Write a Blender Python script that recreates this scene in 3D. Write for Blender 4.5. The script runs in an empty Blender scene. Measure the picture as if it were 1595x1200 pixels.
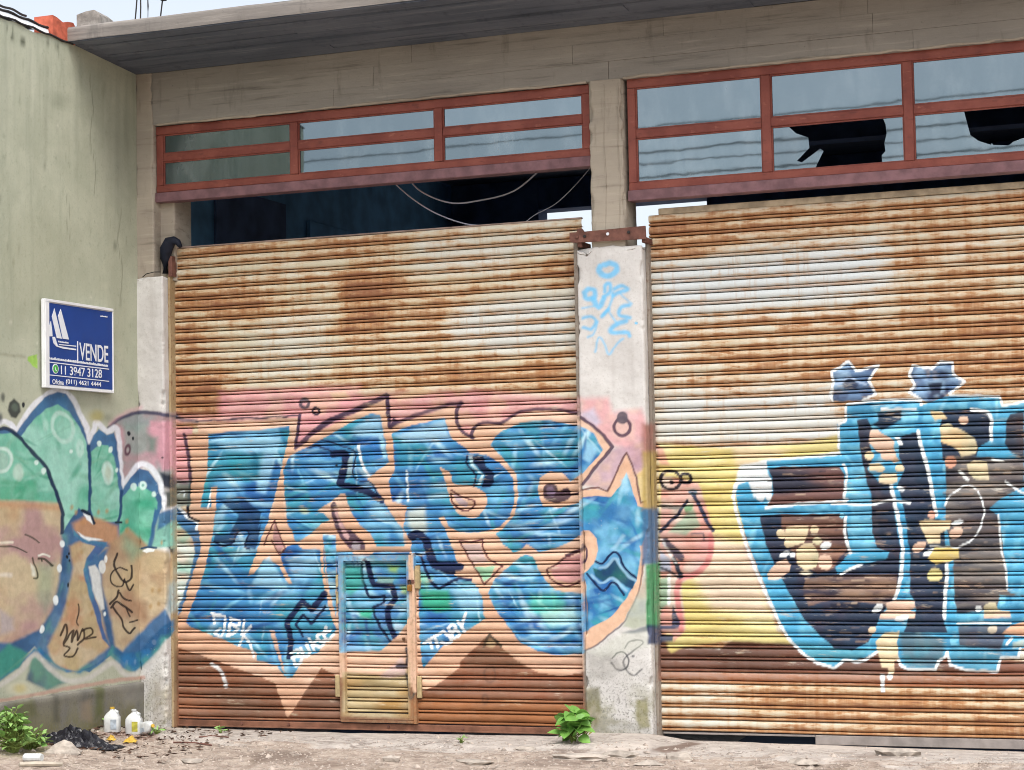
import bpy, bmesh, math, random
import numpy as np
from mathutils import Vector, Matrix

random.seed(7)
rng = np.random.default_rng(7)
scene = bpy.context.scene
COL = scene.collection

# ------------------------------------------------------------------ camera
PW, PH, FPX = 1595.0, 1200.0, 3200.0           # size of the photograph and focal length, in its pixels
YAW, PITCH, ROLL = (math.radians(a) for a in (21.4, 3.5, -1.11))
CAM = np.array([9.562, -15.477, 1.8])
_F = np.array([-math.sin(YAW) * math.cos(PITCH), math.cos(YAW) * math.cos(PITCH), math.sin(PITCH)])
_R0 = np.array([math.cos(YAW), math.sin(YAW), 0.0])
_U0 = np.cross(_R0, _F)
_R = _R0 * math.cos(ROLL) + _U0 * math.sin(ROLL)
_U = -_R0 * math.sin(ROLL) + _U0 * math.cos(ROLL)
cam_data = bpy.data.cameras.new('camera')
cam = bpy.data.objects.new('camera', cam_data)
COL.objects.link(cam)
cam_data.sensor_width = 36.0
cam_data.sensor_fit = 'HORIZONTAL'
cam_data.lens = 36.0 * FPX / PW
cam_data.clip_start = 0.1
cam_data.clip_end = 2000.0
_m = Matrix(((_R[0], _U[0], -_F[0], CAM[0]), (_R[1], _U[1], -_F[1], CAM[1]), (_R[2], _U[2], -_F[2], CAM[2]), (0, 0, 0, 1)))
cam.matrix_world = _m
scene.camera = cam

# ------------------------------------------------------------------ sky and sun (bright overcast day)
SUN_EL, SUN_AZ = math.radians(58), math.radians(150)      # azimuth clockwise from +Y
world = bpy.data.worlds.new('World')
scene.world = world
world.use_nodes = True
wn, wl = world.node_tree.nodes, world.node_tree.links
wn.clear()
sky = wn.new('ShaderNodeTexSky')
sky.sky_type = 'NISHITA'
sky.sun_disc = False
sky.sun_elevation = SUN_EL
sky.sun_rotation = SUN_AZ
sky.dust_density = 4.0
sky.air_density = 1.0
hsv = wn.new('ShaderNodeHueSaturation')                    # cloud cover: the blue is mostly gone
hsv.inputs['Saturation'].default_value = 0.42
hsv.inputs['Value'].default_value = 1.2
bg = wn.new('ShaderNodeBackground')
bg.inputs['Strength'].default_value = 0.15
wo = wn.new('ShaderNodeOutputWorld')
wl.new(sky.outputs[0], hsv.inputs['Color'])
wl.new(hsv.outputs[0], bg.inputs['Color'])
wl.new(bg.outputs[0], wo.inputs['Surface'])
sd = bpy.data.lights.new('sun', 'SUN')
sd.energy = 0.9
sd.angle = math.radians(30)
sd.color = (1.0, 0.97, 0.92)
sun = bpy.data.objects.new('sun', sd)
COL.objects.link(sun)
_sd = Vector((math.sin(SUN_AZ) * math.cos(SUN_EL), math.cos(SUN_AZ) * math.cos(SUN_EL), math.sin(SUN_EL)))
sun.rotation_euler = (-_sd).to_track_quat('-Z', 'Y').to_euler()
vs = scene.view_settings
vs.view_transform = 'Standard'
vs.look = 'None'
vs.gamma = 1.0
vs.use_curve_mapping = False
vs.exposure = 0.58
scene.cycles.max_bounces = 5
scene.cycles.diffuse_bounces = 2
scene.cycles.glossy_bounces = 3
scene.cycles.use_adaptive_sampling = True
scene.cycles.adaptive_threshold = 0.02
scene.cycles.filter_width = 1.0

# ------------------------------------------------------------------ helpers
def at(px, py, ax=1, v=0.0):
    """the place in the scene that the photograph shows at (px, py), on the plane axis[ax] = v"""
    d = _F + _R * (px - PW / 2) / FPX - _U * (py - PH / 2) / FPX
    return CAM + d * ((v - CAM[ax]) / d[ax])

def px_of(P):
    q = np.asarray(P, float) - CAM
    w = q @ _F
    return PW / 2 + FPX * (q @ _R) / w, PH / 2 - FPX * (q @ _U) / w

def lin(c):
    if isinstance(c, str):
        c = c.lstrip('#')
        c = [int(c[i:i + 2], 16) / 255 for i in (0, 2, 4)]
    c = np.array(c, float)
    return np.where(c <= 0.04045, c / 12.92, ((c + 0.055) / 1.055) ** 2.4)

def _hash(i, j, s):
    n = (i * 374761393 + j * 668265263 + s * 974711 + 12345).astype(np.int64) & 0x7fffffff
    n = ((n ^ (n >> 13)) * 1274126177) & 0x7fffffff
    n = n ^ (n >> 16)
    return (n & 0xffff) / 65535.0

def vnoise(x, y, s=0):
    x = np.asarray(x, float); y = np.asarray(y, float)
    xi = np.floor(x).astype(np.int64); yi = np.floor(y).astype(np.int64)
    fx = x - xi; fy = y - yi
    fx = fx * fx * (3 - 2 * fx); fy = fy * fy * (3 - 2 * fy)
    a = _hash(xi, yi, s); b = _hash(xi + 1, yi, s); c = _hash(xi, yi + 1, s); d = _hash(xi + 1, yi + 1, s)
    return a + (b - a) * fx + (c - a) * fy + (a - b - c + d) * fx * fy

def fbm(x, y, s=0, o=3):
    t = 0; a = 0.5; n = 0
    for k in range(o):
        t = t + a * vnoise(x * 2 ** k, y * 2 ** k, s + k * 17); n += a; a *= 0.5
    return t / n

def link(o, parent=None):
    COL.objects.link(o)
    if parent is not None:
        o.parent = parent
    return o

def mesh_obj(name, verts, faces, mat=None, parent=None, smooth=False):
    me = bpy.data.meshes.new(name)
    me.from_pydata([tuple(v) for v in verts], [], [tuple(f) for f in faces])
    me.update()
    if smooth:
        me.polygons.foreach_set('use_smooth', np.ones(len(me.polygons), bool))
    if mat:
        me.materials.append(mat)
    return link(bpy.data.objects.new(name, me), parent)

def bm_obj(name, bm, mat=None, parent=None, smooth=False):
    me = bpy.data.meshes.new(name)
    bmesh.ops.recalc_face_normals(bm, faces=bm.faces)
    bm.to_mesh(me); bm.free()
    if smooth:
        me.polygons.foreach_set('use_smooth', np.ones(len(me.polygons), bool))
    if mat:
        me.materials.append(mat)
    return link(bpy.data.objects.new(name, me), parent)

def bx(bm, x0, x1, y0, y1, z0, z1, bev=0.0, jit=0.0):
    vs_ = [bm.verts.new((x + random.uniform(-jit, jit), y + random.uniform(-jit, jit), z + random.uniform(-jit, jit)))
           for x in (x0, x1) for y in (y0, y1) for z in (z0, z1)]
    q = [(0, 1, 3, 2), (4, 6, 7, 5), (0, 4, 5, 1), (2, 3, 7, 6), (0, 2, 6, 4), (1, 5, 7, 3)]
    fs = [bm.faces.new([vs_[i] for i in f]) for f in q]
    if bev:
        es = list({e for f in fs for e in f.edges})
        bmesh.ops.bevel(bm, geom=es, offset=bev, segments=1, affect='EDGES')

def box(name, x0, x1, y0, y1, z0, z1, mat, parent=None, bev=0.004, jit=0.0):
    bm = bmesh.new(); bx(bm, x0, x1, y0, y1, z0, z1, bev, jit)
    return bm_obj(name, bm, mat, parent)

def tube(bm, pts, r, seg=8, cap=True):
    pts = [Vector(p) for p in pts]
    rs = r if isinstance(r, (list, tuple)) else [r] * len(pts)
    rings = []
    for i, p in enumerate(pts):
        t = (pts[min(i + 1, len(pts) - 1)] - pts[max(i - 1, 0)]).normalized()
        a = t.cross(Vector((0, 0, 1)))
        if a.length < 1e-3:
            a = t.cross(Vector((1, 0, 0)))
        a.normalize(); b = t.cross(a)
        rings.append([bm.verts.new(p + (a * math.cos(k * 2 * math.pi / seg) + b * math.sin(k * 2 * math.pi / seg)) * rs[i]) for k in range(seg)])
    for i in range(len(rings) - 1):
        for k in range(seg):
            bm.faces.new((rings[i][k], rings[i][(k + 1) % seg], rings[i + 1][(k + 1) % seg], rings[i + 1][k]))
    if cap:
        bm.faces.new(rings[0]); bm.faces.new(rings[-1][::-1])

def lathe(bm, prof, seg=20, loc=(0, 0, 0)):
    rings = []
    for r, z in prof:
        rings.append([bm.verts.new((loc[0] + r * math.cos(k * 2 * math.pi / seg), loc[1] + r * math.sin(k * 2 * math.pi / seg), loc[2] + z)) for k in range(seg)])
    for i in range(len(rings) - 1):
        for k in range(seg):
            bm.faces.new((rings[i][k], rings[i][(k + 1) % seg], rings[i + 1][(k + 1) % seg], rings[i + 1][k]))
    bm.faces.new(rings[0][::-1]); bm.faces.new(rings[-1])

def empty(name, loc=(0, 0, 0), parent=None):
    o = bpy.data.objects.new(name, None)
    o.empty_display_size = 0.2
    o.location = loc
    return link(o, parent)

def tag(o, label=None, cat=None, group=None, kind=None):
    if label: o['label'] = label
    if cat: o['category'] = cat
    if group: o['group'] = group
    if kind: o['kind'] = kind
    return o

# ------------------------------------------------------------------ node material helpers
class NT:
    def __init__(self, name):
        self.m = bpy.data.materials.new(name)
        self.m.use_nodes = True
        self.t = self.m.node_tree
        self.n = self.t.nodes
        self.b = self.n['Principled BSDF']
        self.out = self.n['Material Output']
    def new(self, typ, **kw):
        n = self.n.new(typ)
        for k, v in kw.items():
            setattr(n, k, v)
        return n
    def put(self, sock, v):
        if hasattr(v, 'links') or hasattr(v, 'is_linked'):
            self.t.links.new(v, sock)
        else:
            sock.default_value = v
    def math(self, op, a, b=0.0, c=0.0, clamp=False):
        n = self.new('ShaderNodeMath', operation=op, use_clamp=clamp)
        self.put(n.inputs[0], a); self.put(n.inputs[1], b)
        if op in ('MULTIPLY_ADD', 'SMOOTH_MIN', 'WRAP', 'COMPARE'):
            self.put(n.inputs[2], c)
        return n.outputs[0]
    def mapr(self, v, a, b, c=0.0, d=1.0, smooth=True):
        n = self.new('ShaderNodeMapRange', interpolation_type='SMOOTHSTEP' if smooth else 'LINEAR')
        self.put(n.inputs[0], v); self.put(n.inputs[1], a); self.put(n.inputs[2], b); self.put(n.inputs[3], c); self.put(n.inputs[4], d)
        return n.outputs[0]
    def mix(self, f, a, b, blend='MIX'):
        n = self.new('ShaderNodeMix', data_type='RGBA', blend_type=blend)
        self.put(n.inputs[0], f)
        for s, v in ((n.inputs[6], a), (n.inputs[7], b)):
            if isinstance(v, str):
                v = (*lin(v), 1.0)
            elif isinstance(v, (tuple, list)) and len(v) == 3:
                v = (*v, 1.0)
            self.put(s, v)
        return n.outputs[2]
    def pos(self):
        return self.new('ShaderNodeNewGeometry').outputs['Position']
    def xyz(self, v):
        n = self.new('ShaderNodeSeparateXYZ'); self.put(n.inputs[0], v)
        return n.outputs
    def comb(self, x, y, z):
        n = self.new('ShaderNodeCombineXYZ')
        for i, v in enumerate((x, y, z)):
            self.put(n.inputs[i], v)
        return n.outputs[0]
    def noise(self, vec, scale, detail=4.0, rough=0.55, sx=1.0, sy=1.0, sz=1.0, off=(0, 0, 0), dist=0.0):
        mp = self.new('ShaderNodeMapping')
        mp.inputs['Scale'].default_value = (sx, sy, sz)
        mp.inputs['Location'].default_value = off
        self.put(mp.inputs[0], vec)
        n = self.new('ShaderNodeTexNoise')
        n.inputs['Scale'].default_value = scale
        n.inputs['Detail'].default_value = detail
        n.inputs['Roughness'].default_value = rough
        n.inputs['Distortion'].default_value = dist
        self.t.links.new(mp.outputs[0], n.inputs['Vector'])
        return n.outputs[0]
    def attr(self, name):
        return self.new('ShaderNodeAttribute', attribute_name=name)
    def bump(self, h, strength=0.3, dist=0.02):
        n = self.new('ShaderNodeBump')
        n.inputs['Strength'].default_value = strength
        n.inputs['Distance'].default_value = dist
        self.put(n.inputs['Height'], h)
        self.t.links.new(n.outputs[0], self.b.inputs['Normal'])
    def done(self, col=None, rough=0.7, metal=0.0, spec=0.3):
        if col is not None:
            if isinstance(col, str): col = (*lin(col), 1.0)
            self.put(self.b.inputs['Base Color'], col)
        self.put(self.b.inputs['Roughness'], rough)
        self.put(self.b.inputs['Metallic'], metal)
        self.b.inputs['Specular IOR Level'].default_value = spec
        return self.m

def simple(name, col, rough=0.7, metal=0.0, var=0.25, scale=12.0, spec=0.3, bump=0.0):
    k = NT(name); p = k.pos()
    c = lin(col)
    n = k.noise(p, scale, 5)
    col = k.mix(k.mapr(n, 0.3, 0.7), tuple(c * (1 - var)), tuple(np.minimum(c * (1 + var), 1)))
    if bump:
        k.bump(n, bump, 0.01)
    return k.done(col, rough, metal, spec)

# ------------------------------------------------------------------ spray paint: shapes traced on the surfaces, stored as colour on their vertices
VIEWS = {'p': (0, 0, 1.0)}
for _k, _x, _y in (('a', 260, 600), ('b', 260, 800), ('c', 440, 600), ('d', 440, 800), ('e', 640, 620), ('f', 640, 820), ('g', 880, 620), ('h', 880, 820),
                   ('i', 1120, 550), ('j', 1120, 740), ('k', 1120, 880), ('l', 1295, 550), ('m', 1295, 740), ('n', 1295, 880)):
    VIEWS[_k] = (_x, _y, 1595 / 300)
for _k, _x, _y in (('o', 0, 590), ('q', 0, 780)):
    VIEWS[_k] = (_x, _y, 1595 / 280)
for _k, _x, _y in (('r', 0, 900), ('s', 400, 900), ('t', 800, 900), ('u', 1195, 900), ('x', 800, 300), ('y', 1195, 600)):
    VIEWS[_k] = (_x, _y, 1595 / 400)

def pts(s):
    out = []; v = VIEWS['p']; t = s.split(); i = 0
    while i < len(t):
        if t[i] in VIEWS:
            v = VIEWS[t[i]]; i += 1
            continue
        out.append((v[0] + float(t[i]) / v[2], v[1] + float(t[i + 1]) / v[2])); i += 2
    return np.array(out)

def smooth_line(p, n=5, closed=False):
    if len(p) < 3:
        return p
    q = np.vstack([p[-1], p, p[0], p[1]]) if closed else np.vstack([2 * p[0] - p[1], p, 2 * p[-1] - p[-2]])
    out = []
    for i in range(1, len(q) - 2):
        a, b, c, d = q[i - 1], q[i], q[i + 1], q[i + 2]
        for t in np.linspace(0, 1, n, endpoint=False):
            out.append(0.5 * ((2 * b) + (-a + c) * t + (2 * a - 5 * b + 4 * c - d) * t * t + (-a + 3 * b - 3 * c + d) * t ** 3))
    if not closed:
        out.append(p[-1])
    return np.array(out)

SHAPES = []
def F(col, s, soft=0.8, a=1.0, var=None, vs_=0.035, dabs=0, dcol=None, sm=False, seed=None, aniso=1.0):
    p = pts(s)
    if sm: p = smooth_line(p, 4, True)
    SHAPES.append(dict(k='F', col=lin(col), p=p, soft=soft, a=a, var=[lin(v) for v in var] if var else None, vs=vs_, dabs=dabs,
                       dcol=[lin(v) for v in (dcol or [])], seed=seed or len(SHAPES), an=aniso))
def S(col, w, s, soft=0.7, a=1.0, sm=True, taper=0.0):
    p = pts(s)
    if sm: p = smooth_line(p)
    SHAPES.append(dict(k='S', col=lin(col), p=p, w=w, soft=soft, a=a, taper=taper))
def E_(col, v, cx, cy, rx, ry=None, rot=0.0, soft=0.7, a=1.0, ring=0.0):
    x0, y0, sc = VIEWS[v]
    SHAPES.append(dict(k='E', col=lin(col), c=(x0 + cx / sc, y0 + cy / sc), r=(rx / sc, (ry or rx) / sc), rot=math.radians(rot), soft=soft, a=a, ring=ring / sc))

def poly_sdf(X, Y, p):
    d2 = np.full(X.shape, 1e12); ins = np.zeros(X.shape, bool)
    n = len(p)
    for i in range(n):
        ax, ay = p[i]; bx_, by_ = p[(i + 1) % n]
        ex, ey = bx_ - ax, by_ - ay
        L = ex * ex + ey * ey + 1e-12
        t = np.clip(((X - ax) * ex + (Y - ay) * ey) / L, 0, 1)
        d2 = np.minimum(d2, (X - ax - t * ex) ** 2 + (Y - ay - t * ey) ** 2)
        if by_ != ay:
            c = (ay > Y) != (by_ > Y)
            ins ^= c & (X < (bx_ - ax) * (Y - ay) / (by_ - ay) + ax)
    d = np.sqrt(d2)
    return np.where(ins, -d, d)

def line_dist(X, Y, p, taper, w):
    best = np.full(X.shape, 1e9); n = len(p) - 1
    for i in range(n):
        ax, ay = p[i]; bx_, by_ = p[i + 1]
        ex, ey = bx_ - ax, by_ - ay
        L = ex * ex + ey * ey + 1e-12
        t = np.clip(((X - ax) * ex + (Y - ay) * ey) / L, 0, 1)
        d = np.sqrt((X - ax - t * ex) ** 2 + (Y - ay - t * ey) ** 2)
        ww = w / 2 * (1 - taper * abs((i + 0.5) / n * 2 - 1))
        best = np.minimum(best, d - ww)
    return best

def paint_of(P):
    """colour and cover of the paint on surface points P (n, 3)"""
    X, Y = px_of(P)
    n = len(X)
    X = X + 1.3 * (fbm(X * 0.09, Y * 0.09, 3, 2) - 0.5) * 2
    Y = Y + 1.3 * (fbm(X * 0.09, Y * 0.09, 9, 2) - 0.5) * 2
    rgb = np.zeros((n, 3)); al = np.zeros(n)
    for k, s in enumerate(SHAPES):
        if s['k'] == 'E':
            m = max(s['r']) + s['soft'] + 2
            lo = (s['c'][0] - m, s['c'][1] - m); hi = (s['c'][0] + m, s['c'][1] + m)
        else:
            m = s['soft'] * 2 + 2 + s.get('w', 0)
            lo = s['p'].min(0) - m; hi = s['p'].max(0) + m
        ix = np.nonzero((X > lo[0]) & (X < hi[0]) & (Y > lo[1]) & (Y < hi[1]))[0]
        if len(ix) == 0:
            continue
        x, y = X[ix], Y[ix]
        if s['k'] == 'F':
            d = poly_sdf(x, y, s['p'])
        elif s['k'] == 'S':
            d = line_dist(x, y, s['p'], s['taper'], s['w'])
        else:
            c, sn = math.cos(s['rot']), math.sin(s['rot'])
            u = ((x - s['c'][0]) * c + (y - s['c'][1]) * sn) / s['r'][0]
            v = (-(x - s['c'][0]) * sn + (y - s['c'][1]) * c) / s['r'][1]
            d = (np.sqrt(u * u + v * v) - 1) * min(s['r'])
            if s['ring']:
                d = np.abs(d + s['ring'] / 2) - s['ring'] / 2
        t = np.clip(0.5 - d / (2 * s['soft']), 0, 1)
        cov = t * t * (3 - 2 * t) * s['a']
        keep = cov > 0.003
        if not keep.any():
            continue
        ix, x, y, cov = ix[keep], x[keep], y[keep], cov[keep]
        col = np.broadcast_to(s['col'], (len(ix), 3)).copy()
        if s['k'] == 'F' and s['var']:
            sc = s['vs']; an = s['an']
            for q, vc in enumerate(s['var']):
                f = fbm(x * sc / an + 31 * q, y * sc + 7 * s['seed'], s['seed'] * 13 + q, 3)
                f = np.clip((f - 0.45) / 0.26, 0, 1)[:, None]
                col = col * (1 - f) + vc * f
        if s['k'] == 'F' and s['dabs']:
            r = np.random.default_rng(s['seed'])
            lo = s['p'].min(0); hi = s['p'].max(0)
            for q in range(s['dabs']):
                cx, cy = r.uniform(lo, hi); L = r.uniform(10, 38); w = r.uniform(1.5, 5.5); an = r.uniform(-0.6, 0.9) + (1.4 if r.random() < 0.3 else 0)
                dc = s['dcol'][r.integers(len(s['dcol']))]; aa = r.uniform(0.35, 0.85)
                c, sn = math.cos(an), math.sin(an)
                u = ((x - cx) * c + (y - cy) * sn) / L; v = (-(x - cx) * sn + (y - cy) * c) / w
                f = np.clip(1.3 - np.sqrt(u * u + v * v), 0, 1)[:, None] * aa
                col = col * (1 - f) + dc * f
        o = cov[:, None]
        rgb[ix] = rgb[ix] * (1 - o) + col * o
        al[ix] = al[ix] * (1 - cov) + cov
    out = np.zeros((n, 4))
    out[:, :3] = rgb / np.maximum(al, 1e-4)[:, None]      # un-premultiplied
    out[:, 3] = al
    return np.clip(out, 0, 1)

def grid_mesh(name, V, mat, parent=None, paint=None, extra=None, flip=False, smooth=True):
    """V: (rows, cols, 3) vertices of one sheet; paint: (rows*cols, 4) colour; extra: dict of per-vertex colour"""
    r, c = V.shape[:2]
    idx = np.arange(r * c).reshape(r, c)
    q = np.stack([idx[:-1, :-1], idx[:-1, 1:], idx[1:, 1:], idx[1:, :-1]], -1).reshape(-1, 4)
    if flip: q = q[:, ::-1]
    me = bpy.data.meshes.new(name)
    me.vertices.add(r * c)
    me.vertices.foreach_set('co', V.reshape(-1).astype(np.float32))
    me.loops.add(q.size)
    me.loops.foreach_set('vertex_index', q.reshape(-1).astype(np.int32))
    me.polygons.add(len(q))
    me.polygons.foreach_set('loop_start', np.arange(0, q.size, 4, dtype=np.int32))
    me.polygons.foreach_set('use_smooth', np.full(len(q), smooth))
    me.update(calc_edges=True)
    for nm, dat in ((('paint', paint),) if paint is not None else ()) + tuple((extra or {}).items()):
        at_ = me.color_attributes.new(nm, 'FLOAT_COLOR', 'POINT')
        at_.data.foreach_set('color', dat.reshape(-1).astype(np.float32))
    if mat: me.materials.append(mat)
    return link(bpy.data.objects.new(name, me), parent)

PEACH, PINK, PLUM, NAVY = '#d9b296', '#d99da0', '#463349', '#14244a'
BL, BLI, BDK, TEAL, GRN, WH = '#3f82b6', '#9ccbe2', '#1d4a8c', '#2f93a0', '#35a377', '#e9eef0'
BV = ['#2c62a0', '#74b2d4', '#3f93ac']
DC = ['#a9d6e8', '#204c8c', '#459fa4', '#7cbcd8', '#c2e2ec', '#2a66a2']

# ---- brown primer at the foot of both shutters
F('#84503a', 'p 276 1000 400 1045 520 1035 660 1060 760 990 910 1040 912 1150 270 1140', 2, .88, var=['#6e4230', '#935c40'], vs_=.02, aniso=4)
F('#a06a3e', 'p 640 1085 915 1095 915 1150 640 1150', 7, .55)
F('#6d4438', 'p 1026 1003 1120 1012 1150 990 1595 1030 1700 1030 1700 1052 1026 1046', 2, .92, var=['#5d382e', '#7b4c3c'], vs_=.02, aniso=4)
F('#96593f', 'p 1026 1046 1700 1052 1700 1076 1250 1064 1026 1060', 4, .75)
# ---- pink cloud behind the left piece
F(PINK, 'p 272 665 300 665 300 755 272 755', 2, .9)
F(PINK, 'a 440 60 700 30 1100 20 1595 0 1595 420 1000 560 430 270', 8, .78, var=['#e0b3a6', '#d08f98'])
F(PINK, 'a 70 250 440 250 440 300 70 320', 5, .5)
F(PINK, 'c 0 60 420 75 700 85 980 60 1595 40 e 1390 10 1390 150 850 230 400 420 c 900 420 100 540 0 320', 9, .76, var=['#dfb6a0', '#d1909a'])
F('#dcc39c', 'c 400 60 520 55 560 110 420 120', 4, .7)
F('#dcc39c', 'c 900 90 1150 30 1300 60 960 125', 5, .7)
F(PINK, 'g 120 0 360 0 390 110 640 90 700 280 690 520 600 640 520 440 400 400 130 200', 7, .8, var=['#cfa6b4', '#ddb0a6'], vs_=.03)
F('#c9a79c', 'g 380 430 660 370 650 640 580 660 510 470 420 700 350 770 150 720', 5, .85, var=['#a98a98', '#bb9aa6'])
F('#d9c07c', 'g 590 640 660 580 665 860 620 850', 3, .8)
F('#b7c4dc', 'g 130 130 240 90 300 200 260 240 140 160', 6, .6)
# green / white end of the neighbouring bubble letter on the shutter edge
F('#cfe0d8', 'b 80 40 200 110 260 200 300 380 180 640 90 860', 1.5, .95, var=['#7fbfae', '#dfe9e2', '#cba78c'])
F('#3b6f9c', 'a 80 1010 250 1130 b 280 200 300 330 230 540 130 800 95 850 95 800 200 500 240 320 215 210 80 60', 1.5, .95)
S(WH, 5, 'a 90 1000 180 1100 260 1140 b 250 130', 1)
# ---- left piece: outline colour, then blue letters
F(PEACH, 'a 250 325 1090 270 1060 530 1300 360 1595 220 c 640 180 820 100 865 100 885 350 950 320 1200 240 1420 165 1440 230 1450 310 1490 380 1570 435 '
  'e 540 240 640 220 740 215 850 155 1000 110 1180 100 1390 140 g 125 165 250 250 340 340 385 415 320 490 140 715 140 765 250 755 350 780 510 465 590 680 620 870 680 860 690 1196 '
  'h 690 160 650 280 620 480 560 640 480 790 380 880 250 990 165 1030 t 430 590 300 620 150 590 0 520 f 960 1180 850 1100 740 1000 650 890 400 1130 '
  's 1260 560 1100 680 990 720 930 600 550 620 510 620 400 560 190 870 105 650 0 605 r 1595 610 1100 430 b 85 1100 95 900 200 560 290 300 265 130 a 265 1130 190 1100 200 850 205 700 170 420 265 400',
  .8, .97, var=['#d0a588', '#dfbda6'], vs_=.02, aniso=3)
_bl = dict(var=BV, vs_=.022, dabs=80, dcol=DC)
F(BL, 'a 345 405 1015 345 1015 480 965 620 920 830 830 1160 b 790 190 740 330 690 470 640 600 330 560 370 300 400 0 a 410 1020 280 1020 310 850 340 700', .9, **_bl)
F(BL, 'b 370 250 700 300 900 320 1120 230 1250 150 1300 300 1330 600 1400 960 1240 1160 1100 1196 s 250 570 215 620 180 620 120 545 0 515 r 1595 470 1190 310 b 160 900 310 500', .9, **_bl)
F(BLI, 'a 420 490 760 420 940 430 900 620 820 900 740 880 780 560 500 540', 4, .75)
F(TEAL, 'a 500 580 800 560 760 780 640 800 520 720', 5, .55)
F('#1c3c66', 'a 430 950 660 960 780 1060 760 1190 b 790 60 740 300 640 280 690 160 600 140 530 270 400 240 400 180 520 180 600 20', 1.4, .9)
S(NAVY, 3, 'b 400 240 480 275 550 240 600 150 680 160 650 270 690 300', .8)
S(WH, 2.5, 'a 375 860 345 1020', 1)
F(PEACH, 'a 370 850 420 840 400 1100 370 1040', 1)
F(PEACH, 'a 1020 380 1060 540 1000 640 980 760 950 900 980 1100 1010 1190 b 1050 230 930 340 850 330 720 500 670 520 800 190 a 870 1100 930 830 960 640')
F(PEACH, 'b 840 330 930 330 960 430 1040 590 1010 590 920 430 800 380', 1)
F(PEACH, 'b 1060 240 1170 190 1240 145 1290 180 1300 450 1340 640 1410 940 1370 900 1290 560 1265 300 1130 300')
F(BL, 'b 1290 170 1400 180 1400 860 1345 640 1305 300', 1, **_bl)
F(BLI, 'b 850 355 960 560 1010 640 700 600 780 430', 3, .8)
F(BLI, 'b 990 380 1230 290 1260 520 1060 560', 4, .6)
F(PEACH, 's 75 330 105 330 150 500 180 600 150 560', 1.2, .9)
F(BL, 'c 20 900 10 700 60 590 250 490 600 290 740 235 800 245 880 640 720 760 800 900 870 1020 960 1150 d 990 130 1010 275 780 275 730 170 640 100 590 30 '
  'c 560 1050 520 900 480 905 390 970 280 1050 350 1060 390 1120 d 330 80 260 150 180 210 110 240 70 130 c 40 1150', .9, **_bl)
F(BLI, 'c 560 380 680 290 800 260 860 580 820 560 780 430 620 420', 4, .8)
F('#2c6fb0', 'c 620 430 790 420 830 620 700 650 640 560', 4, .7)
F(BLI, 'c 800 970 960 1150 d 1000 150 1010 250 900 90 c 700 1040', 6, .7)
S(WH, 4, 'c 625 500 660 660 720 760', 1.2)
S(BLI, 6, 'c 810 440 845 590', 1.5)
F(PEACH, 'c 700 770 830 700 870 760 910 960 1010 1010 d 1010 120 1000 60 960 0 c 960 1150 860 990 790 860', .8)
F(BL, 'c 905 400 1020 345 1340 265 1400 440 1540 540 e 480 450 620 470 760 560 850 660 860 850 820 980 740 1070 560 1110 390 1110 310 1060 270 980 235 990 '
  'd 1330 100 1420 250 1460 370 1490 430 1400 470 1440 530 1530 540 f 560 520 600 620 600 720 620 760 560 800 270 990 100 1180 70 900 60 560 90 450 30 330 0 200 '
  'd 1070 230 1000 130 1010 60 c 1030 1000 910 960 880 800 930 700', .9, **_bl)
F('#a9cddf', 'c 940 420 1100 360 1340 290 1390 440 1250 470 1000 480', 5, .75)
F(TEAL, 'c 930 470 1180 480 1230 560 1150 660 960 680', 5, .5)
F('#cdd4c4', 'c 1040 1040 1180 1000 1200 1196 d 1160 180 1080 150 1030 60', 5, .75)
F(GRN, 'd 1130 620 1380 640 1400 800 1280 820 1160 780', 5, .85)
F('#8ccba0', 'd 1110 480 1250 520 1200 620 1120 560', 5, .7)
F(BLI, 'f 330 520 520 480 590 640 590 720 420 720 380 600', 6, .75)
S('#dfe9ea', 3.5, 'c 1030 720 1040 960', 1.2, .9)
F(PEACH, 'e 240 580 290 600 340 640 360 710 520 730 610 790 630 880 560 980 480 990 400 960 330 860 290 700', .8, sm=True)
F(PEACH, 'e 235 985 275 975 330 1110 f 370 150 430 330 400 330 340 160 300 60', .9)
F(PEACH, 'd 1040 340 1090 330 1100 440 1100 540 1125 640 1130 900 1140 1000 1110 1000 1080 700 1060 500', 1.2, .9)
F(BL, 'e 660 400 700 320 760 270 900 210 1100 180 1390 230 g 130 240 240 290 310 430 280 480 130 640 e 1390 650 1320 690 1250 620 1150 610 1070 660 1050 780 1100 900 1250 910 1390 870 '
  'g 130 830 250 810 380 820 450 740 510 620 560 760 600 900 690 910 690 1196 h 690 0 640 160 620 300 590 450 520 580 400 740 160 870 170 500 150 390 140 30 '
  'f 1400 80 1200 190 1060 220 1010 180 960 150 900 200 850 220 760 150 700 60 e 760 1090 860 960 890 800 880 640 800 540', .9, var=BV, dabs=130, dcol=DC)
F('#3f97b8', 'e 760 300 1100 260 1390 270 1390 330 1000 340 700 380', 5, .6)
F('#9fd0e6', 'g 180 360 250 380 270 440 200 540 150 500', 4, .7)
F(BLI, 'g 470 680 520 640 540 760 500 800', 4, .8)
F('#9dc3da', 'h 380 190 480 70 500 80 420 200', 3, .7)
F('#2c5f94', 'g 300 880 520 900 560 1100 420 1010 260 960', 6, .5)
F(BL, 'f 950 230 1010 250 1060 370 1130 470 1200 530 1300 550 1430 560 1435 1060 1200 1070 1050 1040 900 960 800 820 690 680 640 560 700 430 850 300', .9, var=BV, dabs=80, dcol=DC)
F(BLI, 'f 900 380 980 300 1050 400 1000 460', 4, .7)
F('#5fc0a8', 'f 1000 580 1200 560 1280 640 1250 720 1100 760 980 700', 6, .7)
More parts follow.
